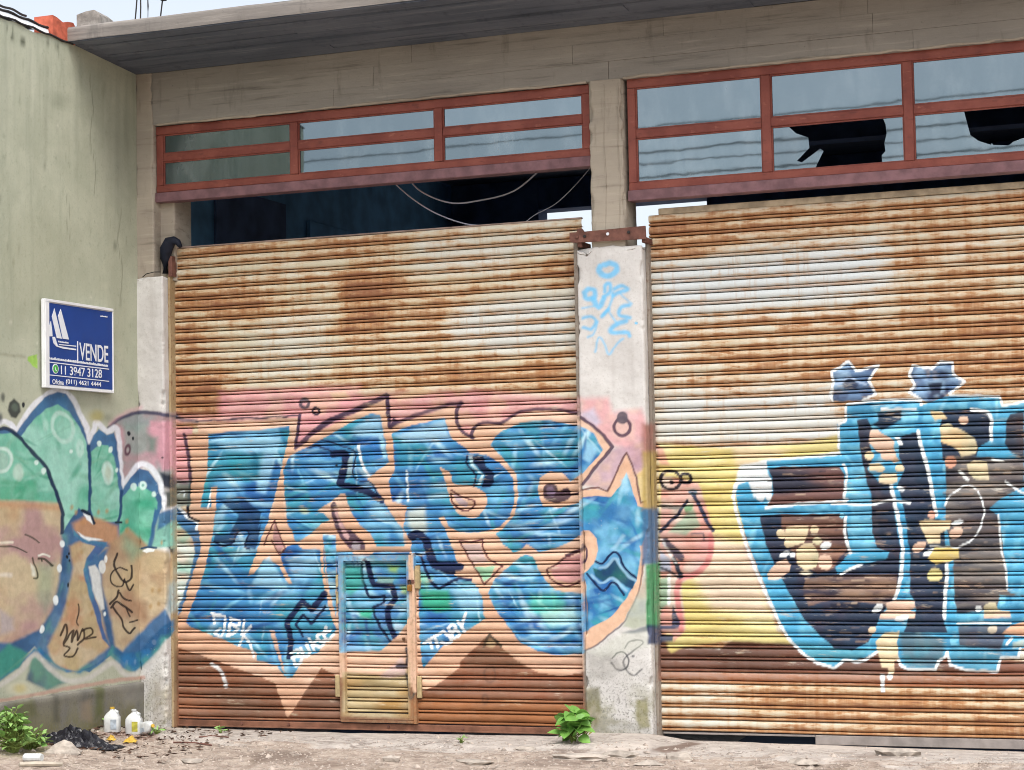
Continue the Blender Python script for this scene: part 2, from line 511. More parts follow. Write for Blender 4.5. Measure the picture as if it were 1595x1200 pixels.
F('#bfe6da', 'f 1080 720 1350 660 1380 780 1180 840 1080 790', 6, .6)
F('#cfe6f0', 'f 900 920 1050 980 1400 980 1400 1000 1080 1000 930 950', 3, .7)
# pillar foot of the letter
F(PEACH, 'h 140 30 200 40 260 100 272 200 240 310 150 390', .9, sm=False)
F(PEACH, 'h 620 160 690 170 660 300 640 480 570 640 480 790 380 880 250 990 165 1030 165 880 400 740 540 570 600 440 635 250', .9)
F('#1d3f60', 'h 230 340 300 370 400 270 440 290 480 360 580 440 560 520 500 500 400 420 320 460 250 410', 1.2, .95, var=['#24605c'])
S(NAVY, 3.6, 'h 255 290 310 310 360 260 410 215 450 250 500 350 585 430', .8)
S('#93bcd6', 4, 'h 290 345 350 330 410 270 460 330 520 410 580 450', 1.2, .8)
S(NAVY, 3.6, 'h 180 390 240 460 310 530 350 510 390 465 430 490 490 570', .8)
S('#93bcd6', 4, 'h 220 400 300 470 390 430 450 480 510 540', 1.2, .8)
S(PLUM, 3.4, 'h 150 150 175 200 175 260 150 300', .8)
# dark outline along the top
S('#5a5560', 6, 'a 70 260 140 290 250 300', 1.5, .8)
S('#2c2233', 3.2, 'a 250 297 700 275 1090 255', .8)
S(PLUM, 5, 'a 1100 250 1085 380 1065 520', .9, sm=False)
S(PLUM, 8, 'a 1070 520 1130 470 1240 370 1400 270 1595 190', 1.2, .93, taper=.25)
S(PLUM, 8, 'c 300 350 400 290 560 230 700 165 860 90', 1.2, .93)
S(PLUM, 6.5, 'c 865 90 870 200 885 350', .9, sm=False)
S(PLUM, 6, 'c 885 345 940 320 1050 270 1200 215 1400 155 1490 150', 1.5, .85)
F(PLUM, 'c 915 270 980 310 890 355', .8)
S(PLUM, 6, 'c 1480 150 1450 190 1440 260 1455 330 1500 390 1575 435', 1, .95)
S(PLUM, 5, 'e 500 330 520 260 570 215 650 205 740 212', 1, .95)
S(PLUM, 5, 'e 740 212 820 160 920 110 1050 95 1200 92 1390 128', 1.5, .9)
S(PLUM, 5.4, 'g 125 160 230 230 320 310 390 410 340 470 240 590 145 715', 1, .9, sm=False)
S('#6b4a48', 3, 'g 145 765 200 748 270 745 350 775 400 680 460 540 510 455 550 540 590 660 625 868 668 855', .9, .95, sm=False)
S('#5a4a50', 2.6, 'h 650 280 630 460 570 640 490 790 390 880 260 985 170 1030', 1, .8)
S(PLUM, 5, 'a 145 410 165 500 185 600 195 800', 1, .95)
S('#1c1a2a', 4, 'a 195 800 185 960 180 1080 260 1130', .9)
F('#262c3e', 'a 70 780 195 790 195 1000 80 1020', 2, .85, var=['#4d5b55', '#6d7d78'])
S('#c9d2d4', 2.5, 'a 100 890 145 880 150 920', 1, .8)
# arrows, drops and small marks of the left piece
S('#5c2d35', 2.4, 'b 805 270 890 60 980 300 930 345 870 225', .7, sm=False)
F('#a57a80', 'b 890 80 970 290 930 330 880 220', 1, .8)
F(PLUM, 'c 395 1000 440 970 470 1100 530 1196 d 560 130 660 230 690 290 660 350 600 360 560 300 470 180 430 90', 1, .95, sm=True)
F('#c9a2a0', 'c 420 1020 450 1010 470 1110 d 510 110 560 190 540 230 480 130', 1.4, .9)
F('#9a9298', 'd 590 230 640 250 650 310 600 330 570 270', 1.6, .9)
S('#5b2c33', 2.8, 'e 335 760 400 810 525 850 520 900 470 935 410 925 350 870 330 790', .7)
F('#a99aa8', 'e 345 790 420 830 480 870 460 910 400 890', 1, .8)
S(NAVY, 3, 'e 470 470 460 540 540 640 520 730', .8, sm=False)
F('#16284c', 'e 510 480 600 480 620 560 690 620 690 690 650 740 580 740 610 640 560 580 510 530', 1)
F('#bcd9df', 'e 480 490 510 490 520 550 600 640 570 720 545 720 580 640 500 560', 1, .9)
F('#3f2b3a', 'e 1100 740 1150 705 1210 730 1220 780 1290 750 1320 820 1230 870 1150 860 1100 820', 1, .95, sm=True)
F('#7d6a80', 'e 1120 750 1170 730 1200 780 1180 820 1130 810', 1.2, .9)
S('#3f2b3a', 3, 'e 1210 790 1250 790 1300 750 1310 810 1395 790', .9, sm=False)
S('#5b2c33', 2.6, 'f 405 120 500 130 595 105 600 190 660 290 760 330 690 400 610 485 520 330 405 120', .8, sm=False)
F('#bda7a4', 'f 430 150 580 140 590 200 640 290 520 310', 1.2, .85)
F('#8cc2a0', 'f 530 340 700 330 660 420 610 460', 1.2, .9)
S('#3a1f2c', 5, 'f 1290 240 1420 195', 1.2)
S('#5b2c33', 2.8, 'f 1420 200 1280 260 1170 340 1125 370 1150 420 1220 480 1300 500 1420 450', .8)
F('#c68f90', 'f 1290 260 1415 230 1415 440 1310 480 1200 440 1150 370', 1.4, .85)
E_('#4e4350', 'c', 185, 155, 45, 50, 0, 1.2, .95, ring=26)
E_('#6d6068', 'c', 185, 130, 32, 24, 0, 1.5, .8)
E_('#2e2436', 'c', 277, 217, 38, 34, 0, .8, 1, ring=18)
E_('#594252', 'g', 475, 240, 82, 88, 0, 1, .95, ring=28)
E_('#5f5660', 'g', 475, 165, 48, 52, 0, 1.2, .95)
S(NAVY, 9, 'b 1310 660 1200 800 1120 730 990 900 1020 1050 1010 1190', 1, sm=False)
S(NAVY, 4, 'b 1310 770 1190 920 1130 840 1060 920 1120 1020', .8, sm=False)
S(NAVY, 13, 'd 1075 190 1120 170 1180 210 1210 290 1240 380 1280 430 1400 440 1470 440', 1)
S(NAVY, 9, 'd 1270 420 1340 470 1410 480', 1)
S(NAVY, 4.5, 'd 1105 335 1150 360 1180 450 1230 560 1290 620 1340 600 1450 545 1560 550', .8)
F(NAVY, 'd 1390 430 1420 390 1500 450 1400 460', .8)
S(NAVY, 12, 'c 420 570 500 565 520 620 490 760 480 810', 1)
S(NAVY, 10, 'c 470 815 600 850 720 890 820 960', 1)
S(NAVY, 3, 'c 210 520 280 500 330 520 400 545', .8)
S(NAVY, 2.4, 'c 330 455 480 500 600 560 580 740 640 790 720 800 790 900', .8)
F('#9db7bc', 'c 560 560 590 560 570 740 530 780 540 640', 1.5, .8)
E_('#101820', 'c', 445, 662, 10, 9)
E_('#e5e6a0', 'c', 180, 1040, 38, 22, 20, 3, .6)
# wicket door marks
F(BL, 'd 440 320 1050 320 1060 860 960 1010 800 1140 480 1150', 1, .97, var=BV, dabs=40, dcol=DC)
F(PEACH, 'd 560 300 760 310 740 345 600 350', 1.5, .9)
F('#6f9cc0', 'd 450 330 500 330 500 1130 470 1130', 1.2, .8)
S(NAVY, 9, 'd 695 400 720 500 750 590 900 600 930 700 860 800 880 920 930 1030', 1, sm=False)
S(NAVY, 4, 'd 645 420 660 560 710 690 780 690 840 680 830 740 740 780 770 880 830 980 900 1080', .8, sm=False)
F('#7fa090', 'd 780 520 920 530 910 580 790 570', 2, .8)
F('#38a08e', 'd 510 420 640 440 660 600 560 680 510 640', 5, .8)
F('#3aa77f', 'd 620 800 740 800 720 880 640 860', 4, .85)
F('#8fb24e', 'd 860 420 960 430 940 490 880 480', 4, .8)
F('#8fb24e', 'd 960 600 1040 600 1030 680 980 660', 4, .7)
F('#b9cfe0', 'd 920 900 1000 930 1000 960 930 960', 3, .8)
F(PEACH, 'd 1060 860 1060 1196 520 1196 800 1140 960 1010', 1.2, .95)
F('#8cb8d6', 'd 520 1100 760 1100 820 1110 640 1140 520 1130', 2, .8)
F('#b8a67e', 'p 536 1046 612 1055 640 1040 640 1118 536 1115', 3, .92, var=['#a08c60', '#c4b796', '#a8844e'], vs_=.05, aniso=3)
F('#c8b0b0', 's 760 610 900 490 930 600 830 620', 3, .7)
S('#2c2e40', 6, 's 930 440 930 540 870 550', 1.5, .9)
S('#22303a', 4, 's 925 600 960 740 990 720', 1.4, .8)
E_('#6b4a34', 'd', 1000, 1045, 16, 18)
# white tags
_t = dict(soft=.7)
for s in ('b 375 825 475 850 390 850 400 910', 'b 480 850 480 940 450 1020 390 990 440 955', 'b 520 870 600 890 600 930 520 920 500 1020', 'b 530 870 510 1020 590 960 560 940',
          'b 640 890 620 1000', 'b 700 940 630 1000 690 1090 720 1190', 'b 640 1010 600 1090'):
    S(WH, 3.8, s, sm=False, **_t)
for s in ('s 205 470 250 450 245 490 215 500', 's 245 490 278 500 240 550 225 505', 's 270 440 290 495 322 470 300 415', 's 320 380 350 455', 's 368 392 335 420 388 430',
          's 408 342 370 360 390 398 422 392 400 428', 's 428 308 410 350 440 388 472 352', 's 415 345 452 328'):
    S(WH, 4.6, s, **_t)
for s in ('f 105 968 245 885', 'f 150 945 178 1012', 'f 195 915 226 1002', 'f 265 868 316 915 330 958 290 978 252 962', 'f 308 848 352 932', 'f 310 850 345 812 377 840 335 882', 'f 335 882 382 864 398 905 352 930',
          'f 385 788 426 826', 'f 456 722 426 826 442 872'):
    S(WH, 4.8, s, **_t)
S('#e5e8e8', 5.5, 'r 1315 540 1360 570 1395 640 1400 675', 1.2, .8)
for cx, cy, w in ((1440, 600, 40), (1415, 755, 22)):
    E_('#4e3a32', 's', cx, cy, w, 58 if w > 30 else 34, 0, 2, .55, ring=12)
E_('#e0c79a', 'f', 655, 970, 40, 34, 0, 2, .8)
S('#3c3a30', 4, 'f 600 1000 650 900 740 1000', 1, sm=False)
F('#7d5c45', 'f 650 900 740 1000 850 1090 960 1180 f 400 1190 520 1060', 3, .45)

# ---- right piece: pale yellow ground, sky-blue letters, dark filling
F('#dfd28a', 'p 1026 690 1060 694 1120 697 1250 690 1310 676 1310 716 1200 722 1150 745 1160 860 1212 985 1240 1004 1140 998 1080 1006 1040 1012 1026 900', 3, .92, var=['#e4dba6', '#d6c478'], vs_=.03, aniso=3)
F('#e3cdbf', 'p 1090 830 1170 850 1200 960 1110 950 1080 900', 12, .75)
F('#e3cdbf', 'p 1140 690 1230 700 1200 720 1150 740', 8, .5)
F('#dcdcd0', 'p 1020 640 1180 640 1300 640 1300 672 1120 690 1020 690', 5, .45)
F('#d9948e', 'g 760 400 810 420 870 560 800 560 760 500', 3, .7)
F('#dba7a3', 'g 800 640 1000 680 1110 700 1160 860 1230 1100 h 1220 60 1230 250 1060 420 960 480 1000 860 900 960 880 900 790 880 780 380', 2.5, .85, var=['#d6c2ba', '#cf8f8c'])
F('#9fb0c4', 'h 790 210 870 270 880 380 780 380', 2.5, .8)
F('#7fae92', 'g 850 1120 1060 900 1120 1060 1000 1140 h 940 60', 3, .7)
F('#37905e', 'g 980 890 1060 880 1050 930 1000 950', 2, .8)
F('#8ab79a', 'h 785 430 860 420 860 640 785 700', 3, .8)
S('#d4807e', 9, 'h 1210 80 1200 260 1080 400 960 440 930 560 960 860', 2, .85)
S('#2a2e44', 5, 'g 790 1110 930 970 1010 850', 1.2, sm=False)
S('#343a52', 6, 'g 1060 790 1120 900 1190 1060 1230 1100', 1, sm=False)
E_('#5b7f92', 'g', 1060, 780, 34, 24, 0, 1, .9, ring=16)
S('#33394c', 12, 'h 830 130 900 200 960 260', 1.5, .9, sm=False)
S('#262b3c', 7, 'h 900 270 960 420', 1.2, sm=False)
S('#262b3c', 4, 'h 780 340 860 380 950 430', 1, .9)
F('#3a4a46', 'g 770 880 990 900 930 930 800 920', 1.6, .8)
F('#3c4660', 'h 890 660 950 800 940 850 790 860 790 830 880 820', 1.2, .95)
F('#3c4660', 'h 790 900 890 910 890 960 790 970', 1.2, .95)
S('#eceeea', 5, 'h 860 410 860 650', 1.6, .85)
S('#eceeea', 4, 'h 800 110 850 200 920 310', 2, .6)
E_('#26202a', 'g', 875, 680, 98, 90, 0, .8, 1, ring=26)
E_('#26202a', 'g', 1000, 665, 60, 52, 0, .8, 1, ring=26)
E_('#26202a', 'g', 880, 697, 18, 18)
S('#44485a', 3, 'h 1050 70 1140 60 1150 110', 1, .7)
F('#cdbc70', 'h 840 1000 960 1010 880 1060', 2, .8)

CY, CYL, WHT, DK, BRN = '#4aa3c8', '#86cbe2', '#eef4f4', '#252f45', '#5b4140'
# crowns on top
F('#5a7aa0', 'l 10 400 20 240 0 150 60 130 140 70 210 150 390 105 310 230 360 350 260 400', .8, .97, var=['#33466a', '#8fb0cc'], vs_=.06)
F('#26304c', 'l 90 260 150 200 230 260 200 300 110 300', 2, .9)
S('#a9bdd6', 3.4, 'l 30 260 90 240 150 205 230 240 290 260', 1, .9)
S(WHT, 4, 'l 10 400 -10 350 20 240 0 150 60 130 140 70 210 150 390 105 310 230 365 350 260 400', .9, sm=False)
F('#5a7aa0', 'l 640 330 690 270 640 190 670 105 830 130 900 80 1005 80 1005 180 1105 240 980 340 830 430 740 390', .8, .97, var=['#2c3a5c', '#86a8c6', '#a8a2a0'], vs_=.06)
F('#222a44', 'l 800 260 920 240 900 340 830 360', 2, .9)
S(WHT, 4, 'l 740 390 640 330 690 270 640 190 670 105 830 130 900 80 1005 80 1005 180 1105 240 980 340', .9, sm=False)
# sky-blue silhouette
F(CY, 'l 130 430 200 415 380 395 560 390 700 395 760 430 990 350 1390 360 1420 440 1595 400 p 1760 620 1760 1045 n 1595 690 1560 700 1550 770 1400 770 1370 880 1120 870 980 820 960 710 940 760 '
  '880 790 870 860 600 850 555 780 390 700 300 760 120 800 0 850 k 900 840 760 770 600 640 480 460 j 440 1060 330 800 220 500 150 250 130 90 i 170 1000 390 900 1000 840 990 780 975 590 1050 560', .8, .98,
  var=['#6ab6d2', '#3a8fb8'], vs_=.06, dabs=110, dcol=['#9ad4e6', '#2f80ac', '#6cb8d6', '#b4dfea'])
F('#52939c', 'k 640 640 760 770 900 830 1150 780 1310 700 1200 690 900 680', 4, .6)
F('#4b7f8c', 'n 560 560 700 560 940 600 930 760 870 850 600 840', 5, .85, var=['#5a6e78'])
F('#4f8ea6', 'n 990 640 1420 640 1380 860 1130 860 980 800', 5, .7, var=['#6b7f8a'])
# white frame at the left end of the bar
F(WHT, 'i 130 1100 170 930 400 880 1000 815 1010 850 400 900 400 960 440 1140 380 1196 290 1196 240 1060', 2, .95)
F(CY, 'i 140 1120 230 1060 290 1196 140 1196', 1.5, .97)
F(CY, 'i 400 890 1000 845 1010 905 400 930', 1.2, .97)
for cx, cy, rx, ry in ((345, 150, 40, 70), (400, 70, 42, 60), (415, 180, 28, 32), (430, 230, 22, 22)):
    E_(WHT, 'j', cx, cy, rx, ry, 0, 1, .95)
E_('#3a9cc8', 'j', 340, 250, 34, 26)
# dark windows of the letters
F(BRN, 'i 410 965 520 935 1000 945 1035 1000 1045 1180 j 1050 190 930 215 640 235 400 255 450 160 440 20', .9, .98, var=['#3a2a34', '#76524a', '#2f2c3c'], vs_=.05, aniso=5)
F(DK, 'j 340 340 520 325 1040 315 1060 400 1085 640 980 760 1250 720 1380 700 1420 620 1500 600 1490 960 1380 1100 k 1330 440 1240 640 1100 705 960 690 850 600 700 440 560 200 j 450 720 380 560', .9, .98, var=['#2a3850', '#333044'], vs_=.04)
F('#7d5a4c', 'j 520 330 1030 325 1060 620 1000 680 940 780 820 820 640 700 560 560 520 420', 1.8, .9, var=['#96705c', '#5b4442'], vs_=.05, aniso=6)
F('#8f7260', 'j 720 860 960 830 1480 820 1470 1000 1380 1070 950 1030 740 1090 690 950', 1.5, .9, var=['#4a3a40', '#b09078', '#3a3342'], vs_=.09, aniso=6)
F('#1b1f33', 'j 920 1060 1180 1050 1150 1090 930 1095', 1, .9)
F(CY, 'j 1080 620 1400 600 1400 680 1250 720 1100 760 980 820 960 760 1090 660', 1.2, .95)
F(CYL, 'i 1090 900 1240 880 1250 1196 j 1270 400 1300 620 1100 620 1090 200', 2.5, .35)
F(DK, 'l 215 560 300 545 330 480 580 475 580 560 420 640 560 650 720 655 740 760 830 1196 m 870 320 700 420 770 560 660 640 640 1000 n 560 250 600 520 m 620 1196 n 900 560 930 0 m 960 720 860 300 '
  'm 520 1000 600 500 480 100 l 480 1196 300 1196 260 900', .9, .0)
F(DK, 'l 215 560 300 545 340 620 320 760 340 880 300 960 400 1070 480 1090 520 1196 m 520 300 570 600 560 700 500 640 380 600 340 480 330 160 l 300 1100 240 800', .9, .97, var=['#4a3f48', '#2d2636'], vs_=.05)
F(DK, 'l 380 500 580 480 580 560 420 640 340 600 390 560', 1.5, .95)
F(DK, 'l 580 690 715 660 780 900 830 1196 m 860 300 930 380 950 720 930 1000 n 930 480 960 560 600 560 640 420 700 380 690 300 650 240 m 650 700 620 480 600 280 540 100 l 550 1100 600 980 560 860 560 780', .9, .97, var=['#1f2c42', '#33364a'], vs_=.05)
F(DK, 'l 930 480 1160 470 1290 500 1320 560 1310 730 1220 780 1200 860 900 900 900 620', .9, .97, var=['#33303f', '#222c42'], vs_=.05)
F('#3f3a42', 'l 940 860 1280 860 1400 880 1595 870 m 1595 100 1400 200 1300 280 1380 330 1440 700 1460 960 1595 1010 n 1595 250 1400 260 1380 330 1240 380 1040 400 1010 260 m 1010 700 940 380 950 100', 1, .97, var=['#262d40', '#6a5a54', '#4a4446', '#837a72'], vs_=.07, aniso=6)
F('#33303c', 'l 1450 570 1480 500 1595 490 1595 880 1520 860 1440 760', 1.2, .95, var=['#4d3836'])
F('#4c4450', 'n 1050 500 1460 500 1430 620 1400 700 1050 660', 2, .85, var=['#5f4c4a'])
F(CY, 'l 1230 780 1420 770 1550 860 1400 860 1300 850', 1.5, .9)
F(CYL, 'm 1390 990 1440 1000 1440 1060 1400 1090', 1.5, .9)
# strokes inside
def stroke(s1, s2):
    F(CY, s1, .9, .98, var=['#7cc4dc', '#3f90b8'], vs_=.07)
    S(WHT, 5.6, s2, 1)
stroke('m 490 80 545 80 600 280 630 480 655 700 645 950 600 1050 520 1040 570 880 590 700 570 500 530 280', 'm 490 90 540 300 580 500 590 700 565 900 520 1040')
stroke('l 715 640 790 590 900 600 920 900 m 945 380 860 360 830 100 l 780 900 740 740', 'l 720 650 740 760 790 930 840 1180 m 870 330')
stroke('m 960 720 1000 720 1020 1000 n 1010 300 1050 560 1060 660 990 660 960 560 930 480 940 250', 'm 955 730 950 900 935 1100 n 935 440')
F(CYL, 'l 580 490 720 470 720 560 590 560', 2, .8)
F(CYL, 'l 420 640 540 600 700 620 600 655 440 680', 2, .85)
S(WHT, 4, 'l 100 920 130 1000 110 1196 m 135 200', 1.2)
S(WHT, 4.5, 'm 120 350 115 500 160 640', 1)
S(WHT, 3.6, 'm 0 235 130 240 330 250 480 215 650 235', 1)
S(WHT, 4.5, 'j 390 270 600 245 900 225 1050 215', 1)
S(WHT, 4, 'j 1010 820 1100 770 1180 740', 1)
S(WHT, 3.6, 'l 120 440 120 560 60 590 60 790', 1, sm=False)
S(WHT, 4, 'l 130 430 380 400 700 395 750 430', 1)
S(WHT, 4, 'l 990 352 1390 362 1420 440 1595 400', 1, sm=False)
S(WHT, 5.5, 'l 1160 475 1270 485 1320 530 1325 720', 1)
S(WHT, 4, 'l 420 470 700 468', 1)
S(WHT, 4.4, 'i 110 1196 150 1080 j 130 90 120 200 150 330 220 560 330 850 440 1090 k 500 480 600 640 760 780 900 835 960 850 1040 790 1150 800 1240 770 1310 715', 1)
S(WHT, 4.2, 'n 540 760 570 830 640 865 860 865 890 790 945 760 960 715 985 820 1120 870 1370 880 1400 770 1550 770 1560 700', 1, sm=False)
S(WHT, 3, 'n 1040 478 1480 480', 1)
S(WHT, 2.6, 'm 945 250 960 200 1010 150 1110 90 1190 110 1245 210 1265 310 1230 440 1170 530 1090 580 1000 600 820 590', .9)
S(WHT, 3, 'm 1385 330 1400 560 1440 760 1455 940', 1, .85)
S(WHT, 3.5, 'm 1440 60 1540 130 1595 160', 1)
S(WHT, 3.4, 'n 1450 660 1490 600', 1)
S('#d8dcd8', 5, 'l 1060 980 1130 1050', 1)
S('#d8dcd8', 4, 'l 1330 880 1420 900', 1)
E_(WHT, 'l', 575, 1130, 34, 22, 20, 1)
F(WHT, 'l 520 700 560 700 600 770 560 770', 1)
# flaked and scraped streaks in the dark filling
_r = random.Random(44)
for _v, _x0, _x1, _y0, _y1, _n in (('j', 560, 1040, 330, 640, 26), ('j', 720, 1480, 840, 1080, 46), ('i', 430, 1020, 960, 1190, 16), ('m', 960, 1420, 300, 1000, 46), ('m', 660, 930, 100, 1000, 14), ('l', 930, 1560, 860, 1190, 26), ('m', 340, 520, 300, 640, 12), ('k', 850, 1300, 380, 660, 16)):
    for _k in range(_n):
        _x, _y, _L = _r.uniform(_x0, _x1), _r.uniform(_y0, _y1), _r.uniform(20, 110)
        S(_r.choice(['#a98e78', '#7d675c', '#c2ab92', '#1e2334', '#8d8078']), _r.uniform(.8, 2.6), '%s %.0f %.0f %.0f %.0f' % (_v, _x - _L / 2, _y, min(_x + _L / 2, _x1), _y + _r.uniform(-8, 4)), .9, _r.uniform(.35, .8), sm=False, taper=.8)
# bubbles
CR, PC, OL = '#dccaa6', '#dfbfa8', '#bfb796'
F(PC, 'l 330 640 380 640 480 700 520 740 520 780 540 860 560 900 520 920 450 870 380 820 310 740', 1, var=['#d6b493'])
E_(CR, 'l', 315, 850, 38, 36); E_(PC, 'l', 470, 850, 60, 45)
F(CR, 'l 310 920 400 910 450 960 420 990 320 970', 1)
E_(CR, 'l', 565, 960, 36, 32); F('#e2cfae', 'l 390 1030 420 1000 540 1000 550 1070 480 1095 400 1080', 1.2)
F('#c9b48a', 'l 820 480 920 490 960 550 860 560 830 520', 1.2); E_(OL, 'l', 960, 630, 55, 40)
F(CR, 'l 900 620 1040 620 1180 700 1210 780 1190 840 1080 860 1040 800 910 740', 1.2, var=[OL, '#d8b98a'])
E_(PC, 'l', 1095, 560, 40, 36); E_('#cf9a80', 'l', 985, 905, 48, 50)
F(OL, 'l 1120 920 1180 890 1280 900 1300 960 1310 1050 1200 1050 1140 1000', 1, var=[CR])
E_('#cfa18c', 'm', 830, 330, 34, 32)
F(CR, 'm 720 390 770 375 990 375 980 440 900 480 900 560 800 575 770 490', 1, var=['#e0cba0'])
E_(PC, 'm', 1030, 480, 62, 46, -30); E_(PC, 'm', 725, 595, 66, 36, -30); E_(WHT, 'm', 1040, 395, 50, 22, -20); E_(WHT, 'm', 810, 640, 52, 24, -25)
F('#d3bd74', 'm 860 600 1050 605 1060 690 960 720 860 740 800 690', 1, var=[CR])
E_('#d3c98e', 'm', 855, 825, 60, 56)
F(PC, 'm 440 1060 540 1030 690 1040 695 1090 650 1120 690 1130 n 690 440 600 440 400 450 410 400 460 370 450 310', 1)
E_(WHT, 'm', 380, 1105, 54, 28, -35); E_(WHT, 'n', 580, 440, 60, 24, -10)
F(CR, 'n 440 560 560 550 545 640 550 780 520 790 520 860 500 940 470 940 470 850 420 850 400 780 380 690 370 640', 1, var=['#e6d8b4'])
F(WHT, 'n 405 900 440 900 445 1050 410 1050', 1); E_(WHT, 'n', 480, 920, 26, 26)
E_('#e2c9a8', 'n', 337, 540, 34, 30); E_('#c4b9a4', 'n', 1335, 530, 42, 36)
F(PC, 'n 1260 340 1310 300 1360 310 1380 370 1480 380 1490 430 1260 440', 1, var=[OL])
F('#d9a988', 'n 1410 570 1480 500 1595 470 p 1640 970 1640 990 n 1595 590', 1.2)
F('#b9c1b0', 'n 1500 640 1595 620 1595 680 1500 690', 2, .8)
E_(WHT, 'n', 1215, 360, 28, 26)
E_(CR, 'j', 515, 490, 40, 40); F(CR, 'j 560 430 640 420 740 420 740 470 700 560 560 610 540 570', 1); E_(CR, 'j', 790, 450, 36, 36)
E_(OL, 'j', 815, 545, 36, 32); F(OL, 'j 640 620 700 570 780 570 830 660 810 760 720 800 650 740', 1, var=[CR]); E_(WHT, 'j', 885, 585, 50, 28, -15)
E_(WHT, 'j', 545, 655, 42, 24, -25); F(PC, 'j 400 820 480 720 560 700 600 740 580 800 500 860 410 870', 1); E_(PC, 'j', 880, 720, 60, 64); E_('#e4dcc4', 'j', 720, 815, 50, 16, 0, 1.2, .9); E_(WHT, 'j', 610, 665, 26, 24)
E_(CYL, 'j', 1020, 335, 22, 22)
F(CR, 'l 1590 0', 1, 0) if False else None

# ---- pillar: light blue tag, rings and stains
for s, w in (('x 560 450 600 440 640 460 630 500 580 520 530 490 540 460', 9), ('x 440 620 470 600 500 610 500 650 450 660 440 620', 8), ('x 490 660 530 710 560 660', 8), ('x 570 620 570 580 600 570 600 620 560 650', 6),
             ('x 630 600 670 580 710 600 660 620 620 640', 6), ('x 620 620 600 700 560 760', 3.5), ('x 660 630 735 690', 2), ('x 590 740 640 810', 2.5), ('x 720 700 670 710 660 760 720 780', 6),
             ('x 700 800 620 830 610 870 700 870 720 890', 7), ('x 430 780 480 770 510 800 480 850 430 840', 5), ('x 520 800 500 870 460 900', 2.5), ('x 505 990 530 900 560 930 595 1005 650 930 680 910', 2.5), ('x 550 770 590 730', 6), ('x 425 720 500 705', 2)):
    S('#6cbbe6', w, s, 2.6, .85)
E_('#7bc0e4', 'x', 760, 812, 10, 10)
S('#3a3d42', 2.6, 't 610 500 640 470 690 465 715 510 690 570 640 570 605 530', .9, .85)
S('#3a3d42', 2.6, 't 690 440 720 400 770 385 800 410 690 500 700 570 750 605 800 570', 1, .7)
E_('#55585a', 't', 740, 485, 9, 9, 0, .8, .8)
F('#a9b09a', 'h 560 640 640 480 700 300 700 820 560 850 480 830', 3, .8, var=['#9aa59e', '#b3a793'])
F('#56616c', 'h 480 880 700 820 700 870 560 890', 2.4, .75)
F('#b9bfae', 'h 170 1040 300 990 480 880 700 860 700 1000 300 1100', 5, .35)
F('#6d6a42', 't 445 690 530 680 545 800 520 930 450 920', 4, .75, var=['#8b8468', '#5d5a3a'], vs_=.08)
F('#7a763e', 't 760 760 830 750 850 930 780 940 755 850', 4, .75, var=['#8f8a60', '#666236'], vs_=.08)
F('#8a8780', 't 450 470 600 480 700 560 560 640 450 620', 8, .5, var=['#6d6b68', '#a5a29c'], vs_=.09)
F('#9a988f', 't 560 860 760 900 860 960 460 980', 7, .5, var=['#77766e'], vs_=.1)
# stains on the plinth of the side wall
F('#5b6038', 'r 590 680 650 670 640 840 590 880', 5, .7)
F('#8f7f6c', 'r 500 780 560 760 570 900 500 880', 5, .6)
F('#4a4a44', 'r 330 720 360 720 370 900 330 900', 6, .6)
F('#5f6238', 'r 60 790 200 760 240 860 120 900', 7, .6)
F('#8d8a82', 'r 740 690 860 660 880 760 780 800', 8, .5)
F('#9a8f80', 'r 950 640 1010 640 1010 900 940 920', 7, .4)
F('#b0a690', 'r 1010 700 1060 660 1070 860 1020 880', 6, .5)
# colour on the rail and edge beside the pillar
F('#8c5a4c', 'p 1000 660 1022 660 1022 708 1000 708', 6, .8)
F('#a8904e', 'p 1000 704 1024 704 1024 796 1000 796', 4, .85)
F('#3f6488', 'p 1000 792 1026 792 1026 880 1000 880', 4, .9)
F('#3f8a5a', 'p 1006 880 1028 876 1028 978 1008 978', 3, .92)
F('#27365a', 'p 1008 974 1030 974 1030 1004 1010 1004', 3, .9)

# ---- bubble letters on the side wall, running on over the pier
WG, TAN, ORG, OUT = '#7cc0a6', '#c6b494', '#bb8e6a', '#3a6692'
F('#a98d92', 'o 1000 420 1080 330 1200 290 1560 300 1560 900 1420 900 1300 740 1180 900 1090 900', 4, .9, var=['#c493a0', '#8f9698'])
F('#cf9aa6', 'o 1330 380 1540 380 1560 800 1440 820 1360 620', 4, .9)
F('#8fa09a', 'o 1100 400 1300 400 1320 640 1200 680 1110 600', 6, .8)
F('#5f8478', 'o 1300 500 1400 520 1380 660 1320 640', 7, .8)
S('#3a3d56', 6, 'o 970 440 1060 360 1200 310 1300 300 1460 320 1560 340', 2, .9)
F('#262f40', 'o 1420 830 1560 870 1560 990 1440 960', 4, .95)
F('#49524e', 'o 1450 1000 1560 990 1560 1120 1480 1140', 4, .9)
S('#d9a8b4', 5, 'o 980 400 1100 310 1250 260', 4, .5)
E_('#20252e', 'o', 1150, 490, 14, 22); E_('#20252e', 'o', 1187, 530, 11, 16); E_('#563244', 'o', 1140, 630, 28, 52, 10, 1.2, .9, ring=16); E_('#3a2a38', 'o', 1435, 703, 12, 8)
S('#e3e6ec', 9, 'o 100 400 150 460 210 380 300 240 420 150 520 100 600 130 660 200 700 290 760 400 795 560 840 430 870 390 950 470 1030 440 1060 560 1070 760 1085 950', 2, .9)
S('#e3e6ec', 9, 'o 1085 960 1160 860 1240 760 1330 780 1400 880 1440 1000 1450 1150', 2, .9)
S('#e3e6ec', 8, 'o -20 400 60 380 150 460', 2, .9)
